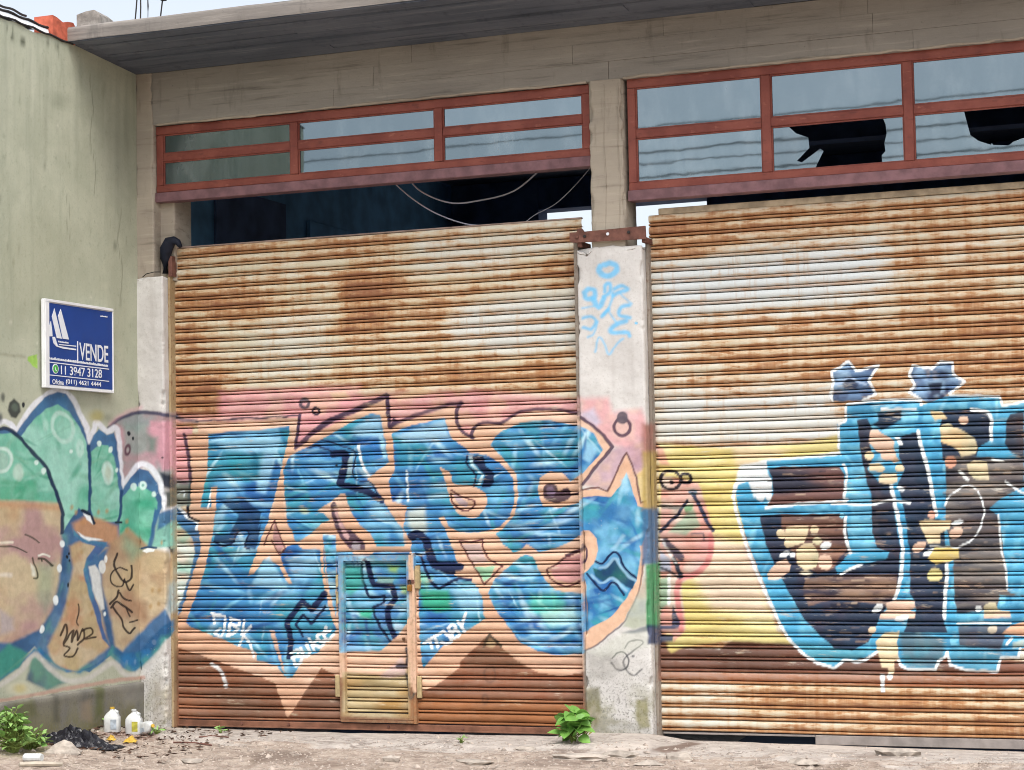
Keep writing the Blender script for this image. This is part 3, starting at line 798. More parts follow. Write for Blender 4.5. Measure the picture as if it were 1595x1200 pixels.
F('#e3e6ec', 'o 1440 1180 1560 1120 1560 1196 1420 1196', 2, .9)
F(OUT, 'o 150 480 250 340 400 170 520 110 590 130 660 240 760 480 790 600 830 510 880 450 950 500 1010 480 1040 560 1080 900 1100 980 1160 880 1240 800 1320 820 1390 920 1430 1050 1440 1196 q 1440 60 1380 200 1330 420 1400 800 r 1085 330 960 480 840 580 700 470 560 590 330 530 220 430 0 620 o -20 450 60 440', 1.6, .95, var=['#3d75a2', '#28527e'], vs_=.03)
_gv = dict(var=['#62ae92', '#9cd0be'], vs_=.022, dabs=24, dcol=['#93c9b6', '#4a9a7c', '#7fb89c'])
F(WG, 'o 190 510 300 370 420 260 520 230 620 290 700 420 770 560 785 660 800 1196 q 790 120 700 60 620 180 560 300 o 540 1060 470 900 400 790 300 690', 1.5, .97, **_gv)
F(WG, 'o 800 660 880 590 960 590 1020 700 1050 900 1075 1040 1075 1196 q 1060 180 850 200 800 60', 1.5, .97, **_gv)
F('#7cc2a8', 'o 1090 1060 1170 960 1260 960 1350 1000 1390 1100 1390 1196 q 1370 60 1330 420 1100 480 1060 300 1075 100', 1.5, .97, var=['#8cc7b4', '#4aa384'], vs_=.03)
F(WG, 'o -20 490 100 480 180 510 300 680 400 800 480 960 540 1196 -20 1196', 1.5, .97, **_gv)
F('#3e9a70', 'o 0 900 330 900 340 1130 0 1080', 5, .5)
F('#78b8a8', 'q 1400 140 1560 80 1560 420 1330 420', 4, .9, var=['#9cc5b4'])
F(OUT, 'q 1400 120 1560 60 1560 170 1400 260', 3, .9)
# tan lower half
F(TAN, 'q -20 0 350 10 540 20 560 300 530 700 r 330 200 250 320 r 60 410 -20 400', 4, .97, var=['#b99a76', '#c4b492', '#b08f8a'], vs_=.02)
F(ORG, 'q -20 0 540 40 540 90 -20 60', 6, .7)
F('#8aa78c', 'q 340 560 480 560 480 900 400 1000 330 860', 9, .5)
F('#a79fa8', 'q 0 960 120 1040 130 1150 0 1196', 6, .7)
F('#5f7f9a', 'q 550 300 620 300 600 700 520 960 r 400 0 330 220 240 420 200 470 330 560 500 600 660 520 560 200 520 0 q 640 1000 620 500', 5, .8, var=['#5f9a8c', '#4a6088'])
F(ORG, 'q 650 200 760 140 900 160 1050 230 1060 420 960 380 700 320 660 260', 5, .95, var=['#c08e5e'])
F(TAN, 'q 620 400 720 360 960 420 780 520 760 640 830 860 r 610 100 680 430 620 480 460 590 330 530 300 430 380 260 q 600 900 650 600', 4, .95, var=[ORG, '#b8a47c'])
F(TAN, 'q 980 380 1150 240 1330 420 1500 460 1540 640 1500 860 r 1040 180 920 290 840 380 760 460 720 430 700 280 640 60 q 920 960 900 600', 4, .95, var=['#b3937a', '#c1ac86', '#a98768'], vs_=.02)
F('#8aa88c', 'q 1100 300 1280 440 1180 540 1100 420', 9, .7)
F('#98b0b4', 'q 1500 760 1560 700 1560 980 1480 1000', 6, .8)
S('#20304a', 6, 'o -20 450 60 440 160 510 280 640 400 770 460 900 520 1050 560 1196 q 560 150 560 290', 1.4, .95)
S('#24416a', 5, 'o 790 600 800 800 800 1000 795 1196 q 790 90', 1.4, .95)
S('#24416a', 4.5, 'o 1085 1000 1075 1196 q 1060 180', 1.2, .95)
S(OUT, 7, 'q 1390 100 1360 250 1330 420', 2, .9)
S('#1c2a3c', 5, 'q 735 85 790 120 840 200', 1.2)
F(WHT, 'q 740 110 800 140 830 210 770 170', 1.2)
F('#3c5f92', 'q 650 250 700 310 800 350 960 370 930 430 850 500 780 580 790 700 900 1000 r 640 300 690 440 640 380 560 120 q 740 620 770 520 850 410 740 370 660 310', 1.5, .95, var=['#4a86a0'])
F(WHT, 'q 690 280 760 320 880 340 920 350 800 360 720 320', 1.6, .95)
F('#d6d8d4', 'q 790 590 850 570 890 640 930 960 900 970 830 800', 2, .95)
E_('#d6d8d4', 'q', 910, 590, 30, 60); E_('#e2e4e0', 'q', 940, 520, 15, 30)
for cx, cy, rx, ry in ((560, 430, 105, 150), (715, 620, 38, 75)):
    E_('#b8dccf', 'o', cx, cy, rx, ry, -18 if rx > 60 else 0, 2, .9, ring=30)
E_('#9fd0be', 'o', 570, 440, 75, 100, -18, 4, .5)
E_('#c0ddd2', 'o', 960, 835, 52, 105, -5, 1.8, .92); E_('#b4c3ae', 'o', 962, 840, 28, 66, -5, 2.4, .8)
E_('#c9e2d8', 'o', 10, 720, 110, 120, 20, 2, .92, ring=30); E_('#a9c0b4', 'o', 0, 730, 80, 90, 20, 4, .6); E_('#bcd4c6', 'o', 170, 830, 48, 70, 0, 3, .8); E_('#a7d2c2', 'o', 410, 415, 26, 52, 0, 2, .8)
for cx, cy, r in ((630, 645, 15), (880, 580, 20), (985, 630, 22), (1040, 810, 15), (325, 745, 18), (388, 820, 22), (1190, 962, 26), (1265, 950, 34), (1365, 1022, 20)):
    E_('#d5ece4', 'o', cx, cy, r, r * 1.25, 0, 1.2, .95)
E_('#7fb0a4', 'o', 1265, 950, 12, 14, 0, 1)
for v, cx, cy, rx, ry in (('q', 552, 385, 22, 32), ('q', 532, 600, 22, 36), ('q', 500, 885, 24, 42), ('q', 380, 1140, 18, 34), ('r', 265, 325, 14, 22), ('q', 935, 1005, 12, 18), ('r', 960, 400, 14, 16), ('r', 790, 530, 8, 18), ('r', 840, 525, 8, 16), ('r', 265, 515, 9, 18)):
    E_('#e6eeee', v, cx, cy, rx, ry, 0, 1, .95)
F('#20262c', 'o 75 280 90 210 130 175 180 220 190 300 150 350 100 340', 2, .9); E_('#5d6a5e', 'o', 138, 255, 30, 40, 0, 2.4, .8); E_('#2c2f33', 'o', 213, 233, 13, 24); E_('#4b4e4a', 'o', 30, 165, 18, 36, 0, 2, .8)
E_('#39404a', 'o', 5, 350, 20, 40, 0, 3, .8)
# lines of the sketched brow, eye and tags
for s, w in (('q 0 410 100 410 180 430 240 460', 2.2), ('q 230 300 290 330 350 370', 2.2), ('q 345 515 400 520 470 580', 3.4), ('q 290 510 320 600 340 680 305 688', 2.6), ('q 375 520 380 540', 3)):
    S('#2e3326', w, s, .9, .9)
S('#e6e6d8', 3, 'q 345 490 390 475 440 500', 1.2, .9); F('#dfe0cf', 'q 275 560 300 580 325 670 290 670', 2, .85); S('#e6e0cc', 4, 'q 0 375 110 375', 1.6, .8); S('#dcd6cc', 6, 'q 0 660 100 665', 3, .6)
for s, w in (('q 1045 470 1020 560 1060 660 1110 720 1170 690 1175 580', 3.4), ('q 1130 620 1060 600 990 660 1000 740 1080 760 1110 690', 2.6), ('q 1110 700 1150 790 1190 750', 3), ('q 1060 800 1040 860 980 920', 3.4), ('q 1070 820 1110 870 1170 890', 3),
             ('q 990 950 1040 900 1100 930 1180 990', 3.6), ('q 1010 950 1080 1050 1110 1130 1160 1175 1200 1130', 3.4), ('q 1160 1080 1225 1060', 2.6), ('q 1130 960 1160 1030', 2.4)):
    S('#241c1e', w, s, .7, .92)
for s, w in (('q 700 920 710 990 690 1080 700 1110', 2.4), ('r 380 360 410 290 420 350 400 410 440 350 460 330 450 400 480 330 490 390', 3.4), ('r 490 390 520 320 530 370 490 420', 3), ('r 520 330 570 310 580 350 530 380 600 370', 3), ('r 400 420 440 440 400 480 460 490 490 440', 3)):
    S('#33261e', w, s, .8, .92)
for cx, cy, rx, ry in ((615, 470, 10, 14), (598, 500, 12, 16), (618, 530, 8, 12), (612, 750, 9, 22)):
    E_('#16181c', 'q', cx, cy, rx, ry)
for cx, cy in ((675, 100), (955, 90), (1135, 180), (1135, 265), (1440, 370), (730, 460), (610, 920), (820, 1000), (1355, 800), (1410, 920), (1415, 800), (880, 100), (640, 60), (1340, 940)):
    E_('#a98a58', 'q', cx, cy, 14, 22, 10, 2, .7)
F('#22262c', 'q 1490 410 1560 450 1560 500 1510 460', 1.2)
F(WHT, 'q 1260 450 1310 420 1380 430 1370 455 1300 465', 1.2)
S('#2a4a6a', 3, 'q 1250 430 1310 415 1390 420', 1)
S('#20333c', 4, 'q 1035 195 1085 195', 1)
# lower edge of the letters
F('#2c5a86', 'r 0 620 120 530 220 440 280 500 420 590 560 570 680 480 760 560 840 590 960 500 1080 330 1090 250 980 330 860 460 760 470 700 420 640 520 500 590 380 560 250 430 120 560 0 640', 2.5, .9, var=['#2f74a8', '#4c8f8c'])
F('#3f8c7a', 'r -20 480 60 410 180 470 120 560 -20 640', 4, .9)
F('#44707a', 'r 170 640 200 500 240 480 320 570 430 650 300 700', 4, .85, var=['#2f4f6a', '#4f8a7a'])
S('#c9c6bf', 8, 'r -20 680 120 590 220 480 300 550 420 640 560 620 700 530 780 600 860 590 960 500 1040 400', 3, .8)
S('#bb9486', 6, 'r -20 770 200 730 420 690 650 650 890 620', 2, .75)  # light caught by the plinth ledge, painted as a pinkish line
S('#5b8c3a', 9, 'p 44 556 50 566 58 572', 2, 0)
F('#9cc85a', 'p 45 556 60 552 60 574 52 570 45 562', 1.2, .95)
# weather stains on the side wall
_r = random.Random(9)
for _k in range(34):
    _x = _r.uniform(0, 215); _y = 30 + _x * .4 + _r.uniform(0, 40); _L = _r.uniform(30, 260)
    S(_r.choice(['#7d8270', '#8f9384', '#6c715f', '#a3a795', '#c6c8b4']), _r.uniform(1.5, 7), 'p %.1f %.1f %.1f %.1f %.1f %.1f' % (_x, _y, _x + _r.uniform(-2, 2), _y + _L * .5, _x + _r.uniform(-3, 3), _y + _L), 3, _r.uniform(.12, .34), taper=.8)
for _k in range(70):
    _x, _y = _r.uniform(0, 215), _r.uniform(70, 620)
    E_(_r.choice(['#5f6454', '#8a8d7c', '#d2d2c0', '#73785f']), 'p', _x, _y, _r.uniform(.6, 2.6), _r.uniform(.8, 4.5), _r.uniform(-30, 30), .9, _r.uniform(.25, .6))
for _s in ('p 140 120 146 170 141 215 150 262 147 300', 'p 30 250 52 262 70 258 96 275', 'p 190 330 184 380 192 420 188 470', 'p 8 420 26 432 38 428', 'p 100 300 110 330 104 352 116 380'):
    S('#5d6152', 1.0, _s, .7, .55)
for s, w, a in (('p 20 30 46 66', 5, 0), ('p 18 60 28 66 46 63', 4, .8), ('p 70 58 76 66', 5, .6), ('p 84 66 88 70', 4, .6), ('p 91 72 93 84', 3, .5), ('p 11 40 12 50', 2, .6), ('p 20 42 21 52', 2, .6)):
    S('#3a4030', w, s, 1.4, a)
E_('#dcd9c0', 'r', 120, 690, 80, 40, 0, 5, .5); E_('#b5a040', 'r', 130, 690, 40, 26, 0, 5, .5)
E_('#a99a3a', 'o', 860, 330, 60, 50, 0, 6, .55)
E_('#5b6350', 'o', 960, 350, 40, 40, 0, 6, .4)
E_('#70755f', 'o', 740, 230, 90, 60, 0, 14, .35)
E_('#57604a', 'p', 95, 160, 14, 10, 0, 8, .25)
E_('#6f7466', 'p', 190, 240, 30, 60, 0, 20, .2)
E_('#8b8c70', 'p', 60, 420, 60, 90, 0, 30, .25)
S('#8c8c78', 5, 'p 0 552 40 556', 3, .5)
print('paint shapes', len(SHAPES))

# ------------------------------------------------------------------ materials
def mat_shutter():
    k = NT('rusty_painted_steel'); p = k.pos(); x, y, z = k.xyz(p)
    ctl = k.attr('ctl'); sep = k.new('ShaderNodeSeparateColor'); k.t.links.new(ctl.outputs['Color'], sep.inputs[0])
    bias, pale, v = sep.outputs[0], sep.outputs[1], sep.outputs[2]
    sid = ctl.outputs['Alpha']
    pv = k.comb(x, k.math('MULTIPLY', sid, 61.0), k.math('MULTIPLY', z, 1.0))
    streak = k.noise(pv, 1.5, 5, 0.66)
    fine = k.noise(p, 8.0, 5, 0.68, 0.22, 1, 1.6)
    fine2 = k.noise(p, 30.0, 4, 0.65, 0.25, 1, 1.2, (3, 5, 1))
    drip = k.noise(p, 10.0, 3, 0.6, 3.0, 1, 0.3, (9, 1, 4))
    edge = k.mapr(v, 0.70, 0.36)
    val = k.math('MULTIPLY_ADD', streak, 0.46, k.math('MULTIPLY', fine, 0.42))
    val = k.math('ADD', val, k.math('MULTIPLY', k.math('SUBTRACT', fine2, 0.2), 0.50))
    val = k.math('ADD', val, k.math('MULTIPLY', edge, 0.11))
    val = k.math('ADD', val, k.math('MULTIPLY', drip, 0.10))
    val = k.math('ADD', val, k.math('MULTIPLY', bias, 0.29))
    m0 = k.mapr(val, 0.56, 0.74); m1 = k.mapr(val, 0.69, 0.79); m2 = k.mapr(val, 0.79, 0.95)
    base = k.mix(k.mapr(fine, 0.35, 0.7), '#c9bfa4', '#d8d2c0')
    base = k.mix(pale, base, '#cdd6da')
    base = k.mix(k.mapr(drip, 0.52, 0.75, 0, 0.35), base, '#b58a55')
    rust = k.mix(k.mapr(fine2, 0.3, 0.7), '#b07c50', '#99663f')
    dark = k.mix(k.mapr(fine, 0.35, 0.65), '#7a4c36', '#8f5f45')
    c = k.mix(k.math('MULTIPLY', m0, 0.72), base, '#c2a077'); c = k.mix(k.math('MULTIPLY', m1, k.mapr(drip, 0.3, 0.65, 0.55, 0.9)), c, rust); c = k.mix(k.math('MULTIPLY', m2, 0.85), c, dark)
    bead = k.math('MULTIPLY', k.mapr(v, 0.30, 0.27), k.mapr(v, 0.06, 0.10))
    c = k.mix(k.math('MULTIPLY', bead, k.mapr(streak, 0.35, 0.6, 0.10, 0.55)), c, '#a37348')
    pa = k.attr('paint')
    wear = k.mapr(k.noise(p, 16.0, 4, 0.7, 0.3, 1, 1.4, (2, 8, 5)), 0.57, 0.74, 0.0, 0.6)
    cov = k.math('MULTIPLY', pa.outputs['Alpha'], k.math('SUBTRACT', 1.0, wear))
    tint = k.mapr(k.noise(p, 9.0, 4, 0.65, 0.3, 1, 1.2, (7, 7, 7)), 0.3, 0.7, 0.80, 1.12)
    pc = k.new('ShaderNodeVectorMath', operation='SCALE'); k.t.links.new(pa.outputs['Color'], pc.inputs[0]); k.put(pc.inputs['Scale'], tint)
    c = k.mix(cov, c, pc.outputs[0])
    k.bump(fine2, 0.3, 0.003)
    return k.done(c, k.mapr(m1, 0, 1, 0.52, 0.85, False), 0.0, 0.35)

def mat_plaster(name, c1, c2, dirt, moss=True, zmoss=0.7):
    k = NT(name); p = k.pos(); x, y, z = k.xyz(p)
    n1 = k.noise(p, 2.2, 6, 0.6); n2 = k.noise(p, 14, 6, 0.65); n3 = k.noise(p, 60, 4, 0.6)
    str_ = k.noise(p, 3.0, 5, 0.6, 3.0, 3.0, 0.22, (4, 2, 7))
    c = k.mix(k.mapr(n1, 0.35, 0.65), c1, c2)
    c = k.mix(k.mapr(str_, 0.50, 0.80, 0, 0.38), c, dirt)
    c = k.mix(k.mapr(n2, 0.56, 0.75, 0, 0.45), c, dirt)
    c = k.mix(k.mapr(n3, 0.52, 0.72, 0, 0.30), c, dirt)
    if moss:
        lo = k.math('MULTIPLY', k.mapr(z, zmoss, 0.0), k.mapr(k.math('ADD', n1, k.math('MULTIPLY', n2, 0.4)), 0.62, 0.82))
        c = k.mix(k.math('MULTIPLY', lo, 0.8), c, '#6f6b3e')
        lo2 = k.math('MULTIPLY', k.mapr(z, zmoss * 1.4, 0.0), k.mapr(n3, 0.5, 0.66))
        c = k.mix(k.math('MULTIPLY', lo2, 0.7), c, '#6a6a64')
    pa = k.attr('paint')
    wear = k.mapr(k.noise(p, 30.0, 6, 0.7), 0.62, 0.75, 0.0, 0.45)
    tint = k.mapr(n2, 0.3, 0.7, 0.9, 1.08)
    pc = k.new('ShaderNodeVectorMath', operation='SCALE'); k.t.links.new(pa.outputs['Color'], pc.inputs[0]); k.put(pc.inputs['Scale'], tint)
    c = k.mix(k.math('MULTIPLY', pa.outputs['Alpha'], k.math('SUBTRACT', 1.0, wear)), c, pc.outputs[0])
    k.bump(k.math('ADD', n2, k.math('MULTIPLY', n3, 0.5)), 0.35, 0.006)
    return k.done(c, 0.88, 0, 0.2)

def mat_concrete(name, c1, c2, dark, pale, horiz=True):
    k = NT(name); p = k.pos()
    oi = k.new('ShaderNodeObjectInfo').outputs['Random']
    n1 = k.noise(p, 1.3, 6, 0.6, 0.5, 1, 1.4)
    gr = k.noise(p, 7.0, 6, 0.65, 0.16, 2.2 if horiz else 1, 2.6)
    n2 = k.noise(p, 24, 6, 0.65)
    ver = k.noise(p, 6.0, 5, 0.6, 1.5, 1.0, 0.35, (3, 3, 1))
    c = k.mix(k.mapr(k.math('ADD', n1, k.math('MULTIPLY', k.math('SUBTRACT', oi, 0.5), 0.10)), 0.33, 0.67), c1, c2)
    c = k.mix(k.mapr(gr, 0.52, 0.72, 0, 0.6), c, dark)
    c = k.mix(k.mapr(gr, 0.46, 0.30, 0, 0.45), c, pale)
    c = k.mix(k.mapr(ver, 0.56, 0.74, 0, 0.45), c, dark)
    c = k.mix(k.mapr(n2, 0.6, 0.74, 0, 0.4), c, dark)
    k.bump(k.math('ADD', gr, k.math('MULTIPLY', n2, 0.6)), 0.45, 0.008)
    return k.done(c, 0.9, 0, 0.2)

def mat_ground():
    k = NT('dirt_and_old_concrete'); p = k.pos(); x, y, z = k.xyz(p)
    n1 = k.noise(p, 1.7, 6, 0.62); n2 = k.noise(p, 9, 7, 0.65); n3 = k.noise(p, 45, 5, 0.65); n4 = k.noise(p, 3.5, 6, 0.6, 0.6, 1.6, 1, (5, 2, 0))
    dirt = k.mix(k.mapr(n2, 0.35, 0.65), '#96867a', '#b9aa9c')
    dirt = k.mix(k.mapr(n3, 0.55, 0.7, 0, 0.6), dirt, '#d6cabf')
    dirt = k.mix(k.mapr(n3, 0.44, 0.3, 0, 0.6), dirt, '#66584e')
    conc = k.mix(k.mapr(n2, 0.3, 0.7), '#a89e96', '#c6bdb4')
    conc = k.mix(k.mapr(n3, 0.58, 0.72, 0, 0.4), conc, '#857c74')
    f = k.mapr(k.math('ADD', y, k.math('MULTIPLY', k.math('SUBTRACT', n4, 0.5), 1.6)), -1.12, -0.86)
    c = k.mix(f, dirt, conc)
    crack = k.new('ShaderNodeTexVoronoi', feature='DISTANCE_TO_EDGE'); crack.inputs['Scale'].default_value = 1.3
    wv = k.new('ShaderNodeVectorMath', operation='ADD'); k.t.links.new(p, wv.inputs[0]); k.t.links.new(k.comb(n2, n4, 0.0), wv.inputs[1])
    k.t.links.new(wv.outputs[0], crack.inputs['Vector'])
    c = k.mix(k.mapr(crack.outputs[0], 0.03, 0.0, 0, 0.55), c, '#54463c')
    c = k.mix(k.mapr(n1, 0.60, 0.72, 0, 0.55), c, '#80705f')
    grn = k.math('MULTIPLY', k.mapr(x, 0.9, 0.1), k.mapr(n2, 0.45, 0.62))
    c = k.mix(k.math('MULTIPLY', grn, 0.5), c, '#6d7048')
    pa = k.attr('paint'); c = k.mix(pa.outputs['Alpha'], c, pa.outputs['Color'])
    k.bump(k.math('ADD', n2, k.math('MULTIPLY', n3, 0.7)), 0.7, 0.02)
    return k.done(c, 0.95, 0, 0.15)

def mat_glass(name, tint, fac):
    k = NT(name); p = k.pos()
    k.n.remove(k.b)
    n = k.noise(p, 1.6, 3, 0.5, 1, 1, 1.4)
    bump = k.new('ShaderNodeBump'); bump.inputs['Strength'].default_value = 0.05; bump.inputs['Distance'].default_value = 0.012
    k.put(bump.inputs['Height'], n)
    gl = k.new('ShaderNodeBsdfGlossy'); gl.inputs['Roughness'].default_value = 0.03; oi = k.new('ShaderNodeObjectInfo').outputs['Random']; k.put(gl.inputs['Color'], k.mix(oi, tuple(lin(tint) * 0.82), tuple(lin(tint) * 1.15)))
    k.t.links.new(bump.outputs[0], gl.inputs['Normal'])
    tr = k.new('ShaderNodeBsdfTransparent'); tr.inputs['Color'].default_value = (0.18, 0.22, 0.25, 1)
    df = k.new('ShaderNodeBsdfDiffuse')
    k.put(df.inputs['Color'], k.mix(k.mapr(k.noise(p, 5, 6, 0.65, 1, 1, .35), 0.4, 0.7), '#4f6870', '#a9b6ba'))
    m1 = k.new('ShaderNodeMixShader'); k.put(m1.inputs[0], k.mapr(k.noise(p, 2.4, 5, 0.65, 1, 1, .6, (1, 4, 2)), 0.35, 0.7, 0.10, 0.45))                     # film of dust
    k.t.links.new(tr.outputs[0], m1.inputs[1]); k.t.links.new(df.outputs[0], m1.inputs[2])
    m2 = k.new('ShaderNodeMixShader'); m2.inputs[0].default_value = fac
    k.t.links.new(m1.outputs[0], m2.inputs[1]); k.t.links.new(gl.outputs[0], m2.inputs[2])
    k.t.links.new(m2.outputs[0], k.out.inputs['Surface'])
    return k.m

def mat_frame():
    k = NT('red_oxide_window_paint'); p = k.pos()
    n1 = k.noise(p, 3.0, 6, 0.6); n2 = k.noise(p, 22, 6, 0.65, .4, 1, 1)
    c = k.mix(k.mapr(n1, 0.35, 0.65), '#7d4137', '#925245')
    c = k.mix(k.mapr(n2, 0.55, 0.72, 0, 0.7), c, '#683a33')
    c = k.mix(k.mapr(n2, 0.40, 0.28, 0, 0.5), c, '#b87a66')
    k.bump(n2, 0.2, 0.003)
    return k.done(c, 0.6, 0, 0.35)

def mat_leaf(name, c1, c2):
    k = NT(name); p = k.pos()
    oi = k.new('ShaderNodeObjectInfo').outputs['Random']
    n = k.noise(p, 18, 4)
    c = k.mix(k.math('MULTIPLY_ADD', n, 0.7, k.math('MULTIPLY', oi, 0.35)), c1, c2)
    k.b.inputs['Subsurface Weight'].default_value = 0.0
    k.b.inputs['Transmission Weight'].default_value = 0.0
    return k.done(c, 0.5, 0, 0.4)

M_SH = mat_shutter()
M_PIL = mat_plaster('white_pillar_plaster', '#c6c3bf', '#d6d4d0', '#a39c94')
M_WALL = mat_plaster('green_wall_plaster', '#acb09b', '#babda8', '#8b917f', True, 0.45)
M_PLINTH = mat_plaster('grey_plinth_plaster', '#6f6d66', '#85827a', '#4d4c46', True, 0.5)
M_BEAM = mat_concrete('board_marked_concrete', '#8f8a82', '#a09a90', '#5c5954', '#b4ada1')
M_SLAB = mat_concrete('shade_tinted_slab_concrete', '#585e69', '#696e78', '#363b44', '#83878c')  # bluish eave shade put into the concrete colour, darker than the fascia
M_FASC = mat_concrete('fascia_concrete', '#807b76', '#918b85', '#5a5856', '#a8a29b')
M_COLC = mat_concrete('column_concrete', '#a2988a', '#b3a999', '#6f675c', '#c7bcaa', False)
M_GROUND = mat_ground()
M_GLASS = mat_glass('sky_reflecting_glass', '#aebfc8', 0.40)
M_FRAME = mat_frame()
M_EDGE = simple('glass_edge', '#cfe2e0', 0.3, 0, .05, 9)
M_CREAM = simple('cream_steel_paint', '#ab9872', 0.7, 0, .25, 18)
M_LINT = simple('dull_violet_rust_paint', '#7c5c60', 0.65, 0, .25, 9)
M_RAIL = None
M_STEEL = simple('brown_rusted_steel', '#6d4a40', 0.8, 0, .3, 16, bump=.3)
M_DARKST = simple('dark_steel', '#2e2b2a', 0.6, 0, .3, 20)
M_INT = simple('dim_blue_interior_paint', '#5a8cb4', 0.9, 0, .25, 3)
M_INTD = simple('navy_shade_interior', '#465a7c', 0.9, 0, .3, 3)  # navy tone of the dim inside put into the base colour
M_BRICK = simple('hollow_clay_brick', '#b8604a', 0.9, 0, .25, 14, bump=.4)
M_BLOCK = simple('grey_mortar', '#8f8a84', 0.95, 0, .3, 18, bump=.5)
M_WHITE = simple('white_sheet', '#e6e8ea', 0.5, 0, .06, 6)
M_BLUE = simple('blue_print', '#0d3f8c', 0.4, 0, .06, 5, .4)
M_PRW = simple('white_print', '#e4e8ee', 0.5, 0, .03, 5)
M_PRG = simple('green_print', '#46b04a', 0.5, 0, .05, 5)
M_JUG = simple('milky_plastic', '#cdd0ce', 0.4, 0, .14, 16, .5)
M_YEL = simple('yellow_plastic', '#c4a040', 0.5, 0, .25, 25)
M_LABEL = simple('faded_paper_label', '#a9b4bd', 0.7, 0, .25, 30)
M_LABY = simple('yellow_green_label', '#b5b04a', 0.7, 0, .25, 30)
M_BAG = simple('black_plastic_film', '#1b1a22', 0.35, 0, .3, 14, .5)
M_STONE = simple('broken_concrete', '#aca297', 0.95, 0, .3, 12, bump=.5)
M_GRAVEL = simple('loose_gravel', '#a3978c', 0.95, 0, .4, 20, bump=.4)
M_LEAF = mat_leaf('bright_leaf', '#457a2a', '#84b254')
M_LEAF2 = mat_leaf('weed_leaf', '#4c7d30', '#a6c878')
M_STEM = simple('weed_stem', '#6f7f3f', 0.7, 0, .2, 20)
M_CABLE = simple('black_cable', '#191a1c', 0.6, 0, .2, 8)
M_WIRE = simple('white_cable', '#c9c9d4', 0.5, 0, .1, 8)
M_RUBBER = simple('black_rubber', '#151a28', 0.7, 0, .3, 14)
M_WOOD = simple('pale_stick', '#b3a999', 0.8, 0, .2, 14)

# ------------------------------------------------------------------ ground
def gz(x, y):
    x = np.asarray(x, float); y = np.asarray(y, float)
    prof = np.interp(x, [-2, 0, .3, 2, 3.8, 4.1, 4.6, 4.9, 6, 7.6, 9], [0, 0, -.012, -.022, -.01, .03, .03, -.015, -.03, -.045, -.05])
    near = np.exp(np.minimum(y, 0) / 1.2)
    h = prof * near
    yy = np.clip(-y, 0, 4)
    h = h + 0.073 * yy * np.exp(-np.clip(x, 0, 50) / 0.9) * (x < 4) * np.clip(1.6 - yy / 4, 0, 1)
    f = np.clip((-y - 0.35) / 0.5, 0, 1) * np.exp(-np.clip(-y - 4, 0, 50) / 6)
    h = h + f * (0.05 * (fbm(x * 1.6, y * 1.6, 2, 4) - 0.5) + 0.035 * (fbm(x * 6, y * 6, 5, 3) - 0.5))
    e = np.clip((y + 0.92 + 0.9 * (fbm(x * 1.1, y * 1.1 + 3, 41, 4) - 0.5)) / 0.06, 0, 1)          # broken edge of the concrete apron
    h = h + 0.022 * e * (y < 0.2) + 0.008 * (fbm(x * 5, y * 5, 8, 3) - 0.5)
    return np.where(y > 0.0, np.minimum(h, 0) - 0.03 * np.clip(y / 0.1, 0, 1), h) - 0.012

gx = np.concatenate([[-70, -40, -20, -10, -5, -3, -2, -1.4, -.9, -.5], np.arange(-.3, 9.01, .03), [9.3, 10, 11, 13, 16, 22, 35, 70]])
gy = np.concatenate([[-70, -45, -30, -20, -14, -10, -8, -6.5, -5.5, -4.8, -4.3, -3.9], np.arange(-3.6, .151, .03), [.3, 1, 3, 7, 15, 40, 70]])
GX, GY = np.meshgrid(gx, gy)
gv = np.stack([GX, GY, gz(GX, GY)], -1)
_keep, SHAPES = SHAPES, []                    # damp and dirt stains of the ground, a list of their own
F('#6b564a', 't 850 1070 920 1050 1010 1040 1090 1020 1180 1030 1100 1050 1020 1085 930 1090', 1.2, .8)
F('#6f5f55', 's -20 1080 180 1075 360 1090 330 1130 120 1140 -20 1150', 5, .7)
F('#7c6a5e', 's 200 1150 520 1130 700 1160 420 1190', 5, .6)
F('#75645a', 't 250 1060 480 1075 420 1100 280 1090', 2, .6)
F('#7a6a60', 't 0 1170 200 1110 480 1090 560 1150 300 1180', 3, .5)
F('#d2c8be', 't 480 1030 840 1020 860 1060 620 1090 500 1070', 5, .5)
F('#8a5f50', 'r 560 960 760 950 980 970 980 1010 760 1000', 4, .5)
F('#5d5048', 'r 280 990 620 960 640 1040 420 1060', 6, .6)
F('#7d7a50', 'r 0 1020 260 1000 320 1080 160 1120 0 1110', 6, .5)
F('#7e6c60', 'u 500 1110 680 1090 900 1080 880 1110 640 1130', 3, .6)
F('#cfc4ba', 'u 0 1030 400 1040 800 1060 800 1080 300 1075 0 1060', 5, .5)
ground = grid_mesh('ground', gv, M_GROUND, None, paint_of(gv.reshape(-1, 3)))
SHAPES = _keep
tag(ground, 'rough dirt ground with an old concrete apron along the doors', None, None, 'structure')

